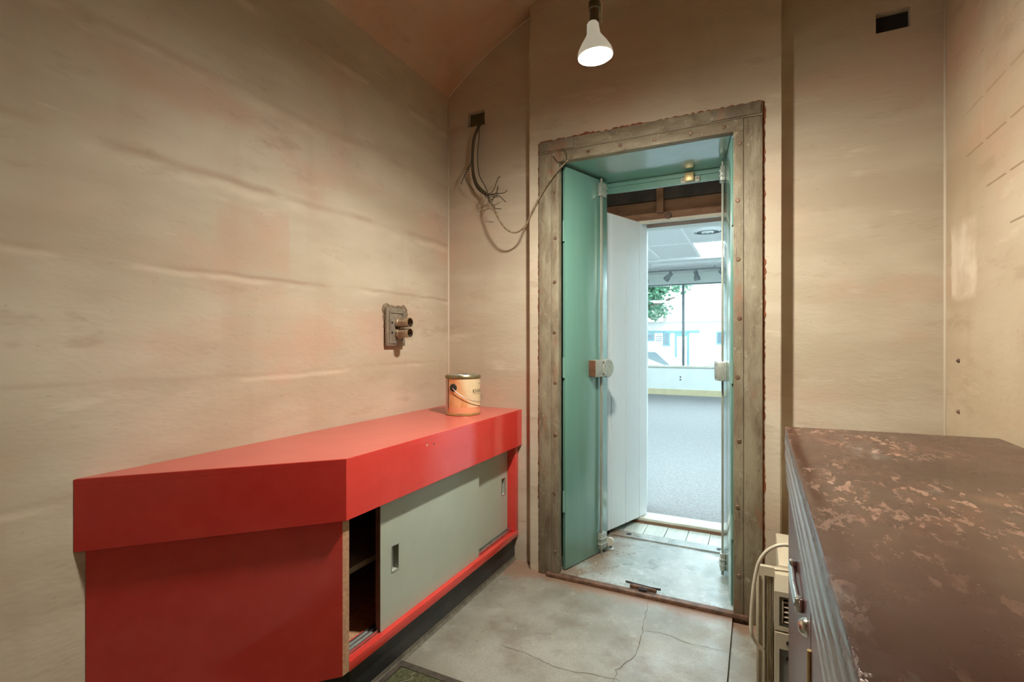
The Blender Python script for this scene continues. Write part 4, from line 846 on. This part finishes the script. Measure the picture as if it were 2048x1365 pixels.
# track lighting
tk = thing('track_light', (-1.0, 10.0, 2.5), 'grey ceiling track carrying swivelling spot heads', 'track light')
box('track_rail', (-2.6, 0.9, 9.985, 10.015, 2.505, 2.532), 'track', tk)
for xx in (-2.3, -0.7, 0.6): box('track_hanger', (xx-.01, xx+.01, 9.99, 10.01, 2.532, 2.5598), 'track', tk)
for x, aim in ((-1.975, (0.05, 0.1, -1)), (-1.50, (-0.75, 0.2, -0.75)), (-1.03, (0.18, 0.2, -1)), (-0.59, (0.75, 0.2, -0.8)), (-0.1, (-0.3, 0.2, -1))):
    a = Vector(aim).normalized(); p = Vector((x, 10.0, 2.44)); q = p-a*0.03
    bm = bmesh.new(); tube(bm, [(x, 10, 2.506), (x, 10, 2.452)], 0.011, 8); B(bm, x-.02, x+.02, 9.982, 10.018, 2.478, 2.505)
    fin('spot_stem', bm, 'track', tk)
    bm = bmesh.new(); ps = [q+a*d for d in (-0.01, 0.0, 0.07, 0.075, 0.10, 0.165)]; tube(bm, ps, 0, 16, rs=[0.03, 0.037, 0.037, 0.04, 0.054, 0.058]); fin('spot_head', bm, 'track', tk, auto=40)

# ------------------------------------------------------------------ the street outside
GZ = -0.5
bm = bmesh.new(); plate(bm, 'z', GZ-0.1, GZ, (-40, 30), (13.2, 70)); S('ground', bm, 'asphalt', 'grey asphalt street outside the shop window', 'street')
bm = bmesh.new(); plate(bm, 'z', GZ-0.1, GZ+0.13, (-40, 30), (SY1+.125, 13.199)); S('ground', bm, 'pavement', 'pale pavement just outside the shop window', 'pavement')
tree = thing('street_tree', (-4.3, 18.0, GZ), 'leafy green street tree seen through the shop window', 'tree')
bm = bmesh.new(); tube(bm, [(-4.3, 18, GZ), (-4.32, 18.02, 0.6), (-4.26, 18, 1.7), (-4.2, 18.05, 3.2), (-4.3, 18, 4.5)], 0, 10, rs=[0.26, 0.2, 0.17, 0.13, 0.05])
for k in range(7):
    a = k*0.9; z0 = 1.8+0.35*k; tube(bm, [(-4.25, 18, z0), (-4.25+0.8*math.cos(a), 18+0.8*math.sin(a), z0+0.6), (-4.25+1.7*math.cos(a), 18+1.7*math.sin(a), z0+0.9)], 0, 6, rs=[0.08, 0.05, 0.02])
fin('trunk', bm, 'bark', tree, smooth=True)
rnd = random.Random(11); verts = []; faces = []
cl = []
for k in range(150):
    v = Vector((rnd.gauss(0, 1), rnd.gauss(0, 1), rnd.gauss(0, 1))).normalized(); r_ = rnd.uniform(0.45, 1.0)
    cl.append((Vector((-4.1, 18, 4.35))+Vector((v.x*2.3*r_, v.y*2.3*r_, v.z*2.45*r_)), rnd.uniform(0.35, 0.6)))
for c, rr in cl:
    for k in range(150):
        v = Vector((rnd.gauss(0, 1), rnd.gauss(0, 1), rnd.gauss(0, 1))).normalized()*rr*rnd.uniform(0.55, 1.05); p = c+v
        t = Vector((rnd.gauss(0, 1), rnd.gauss(0, 1), rnd.gauss(0, 0.6))).normalized(); u = t.cross(Vector((rnd.gauss(0, 1), rnd.gauss(0, 1), rnd.gauss(0, 1)))).normalized(); s_ = rnd.uniform(0.06, 0.10)
        n0 = len(verts); verts += [p-t*s_, p+u*s_*.5+Vector((0, 0, .006)), p+t*s_, p-u*s_*.5]; faces += [(n0, n0+1, n0+2), (n0, n0+2, n0+3)]
me = bpy.data.meshes.new('foliage'); me.from_pydata([tuple(v) for v in verts], [], faces); fo = link('foliage', me, 'leaf', tree); fo['kind'] = 'stuff'
# building across the street
YF = 31.0
bd = thing('shop_building', (-3, YF, GZ), 'pale building with teal-trimmed door across the street', 'building')
box('wall', (-18, 14, YF, YF+7, GZ, 6.2), 'facade', bd)
box('roof', (-18.3, 14.3, YF-.5, YF+7.3, 6.2, 6.45), 'roof', bd)
bm = bmesh.new(); lo = [bm.verts.new(p) for p in ((-18, YF-.001, 2.95), (-4.9, YF-.001, 2.95), (-4.9, YF-.001, 2.45), (-18, YF-.001, 2.45))]
hi = [bm.verts.new(p) for p in ((-18, YF-.15, 2.95), (-4.9, YF-.15, 2.95), (-4.9, YF-1.0, 2.35), (-18, YF-1.0, 2.35))]
bm.faces.new(lo); bm.faces.new(hi[::-1])
for k in range(4): bm.faces.new((lo[k], lo[(k+1) % 4], hi[(k+1) % 4], hi[k]))
fin('awning', bm, 'roof', bd)
box('cornice', (-18, 14, YF-.12, YF, 2.36, 2.48), 'facade', bd)
box('fascia_band', (-18, -3.0, YF-.06, YF, 1.72, 1.85), 'teal', bd)
def bwin(xc, z0, z1, w_, fr='teal', louv=False):
    f = thing_part('window', (xc-w_/2-.07, xc+w_/2+.07, YF-.05, YF, z0-.07, z1+.07), fr)
    box('pane', (xc-w_/2, xc+w_/2, YF-.06, YF-.05, z0, z1), 'darkpane', f).parent = f
    if louv:
        for k in range(4): box('muntin', (xc-w_/2, xc+w_/2, YF-.075, YF-.06, z0+(k+.5)*(z1-z0)/4-.03, z0+(k+.5)*(z1-z0)/4+.03), 'grid', f).parent = f
def thing_part(n, d, m): return box(n, d, m, bd)
def xat(px): u = (px-1024)/993.0; return YF*(-.4417+.8971*u)/(.8971+.4417*u)
for px, z0, z1, w_, lv in ((1301, 1.30, 1.62, 0.28, False), (1318, 1.15, 1.62, 0.38, True), (1333, 1.0, 1.65, 0.26, False), (1442, 1.1, 1.70, 0.35, False), (1262, 1.1, 1.6, 0.6, True)): bwin(xat(px), z0, z1, w_, 'facade' if lv else 'teal', lv)
dr = box('door', (xat(1350), xat(1378), YF-.06, YF, GZ, 1.70), 'teal', bd)
box('door_panel', (xat(1354), xat(1374), YF-.08, YF-.06, GZ+.15, 1.5), 'facade', dr).parent = dr
# parked cars
def car(name, x, y, label, paint, L_=4.4, flip=1):
    t = thing(name, (x, y, GZ), label, 'car')
    sil = [(-2.2, .28), (-2.22, .62), (-2.05, .82), (-1.75, .90), (-1.15, 1.42), (-.3, 1.48), (.5, 1.44), (1.25, .95), (2.0, .82), (2.2, .62), (2.2, .28)]
    bm = bmesh.new(); R0 = []
    for yy, sc in ((-.86, 1), (-.80, 1.0), (.80, 1.0), (.86, 1)):
        R0.append([bm.verts.new((x+flip*a, y+(yy if b < .9 else yy*.82), GZ+b*(1 if abs(yy) < .85 else .985))) for a, b in sil])
    n = len(sil)
    for i in range(3):
        for k in range(n): bm.faces.new((R0[i][k], R0[i][(k+1) % n], R0[i+1][(k+1) % n], R0[i+1][k]))
    bm.faces.new(R0[0][::-1]); bm.faces.new(R0[-1]); fin('body', bm, paint, t, auto=40)
    for sgn in (-1, 1):
        for wp in ([(-1.55, .93), (-1.08, 1.36), (-.42, 1.40), (-.42, .93)], [(-.34, .93), (-.34, 1.40), (.44, 1.37), (1.05, .95)]):
            bm = bmesh.new(); a_ = [bm.verts.new((x+flip*a, y+sgn*.712+(-sgn*.0), GZ+b)) for a, b in wp]; b_ = [bm.verts.new((x+flip*a, y+sgn*.722, GZ+b)) for a, b in wp]
            bm.faces.new(a_); bm.faces.new(b_[::-1])
            for k in range(4): bm.faces.new((a_[k], a_[(k+1) % 4], b_[(k+1) % 4], b_[k]))
            fin('side_window', bm, 'carglass', t)
        for wx in (-1.35, 1.38):
            bm = bmesh.new(); lathe(bm, [(0.0, -.10), (0.30, -.10), (0.33, -.06), (0.33, .06), (0.30, .10), (0.0, .10)], (x+flip*wx, y+sgn*.80, GZ+.33), 20, 'y', close=True); wh = fin('wheel', bm, 'tyre', t, auto=40)
            bm = bmesh.new(); lathe(bm, [(0.0, -.115), (0.2, -.115), (0.2, .115), (0.0, .115)], (x+flip*wx, y+sgn*.80, GZ+.33), 16, 'y', close=True); fin('hubcap', bm, 'alu', wh).parent = wh
    return t
car('parked_car', -3.55, 14.6, 'white parked car right outside the shop window', 'carwhite', flip=-1)
car('parked_car', 0.35, 21.5, 'silver parked car further across the street', 'carsilver', flip=-1)
for o in bpy.data.objects:
    for k in ('_at', '_local'):
        if k in o: del o[k]
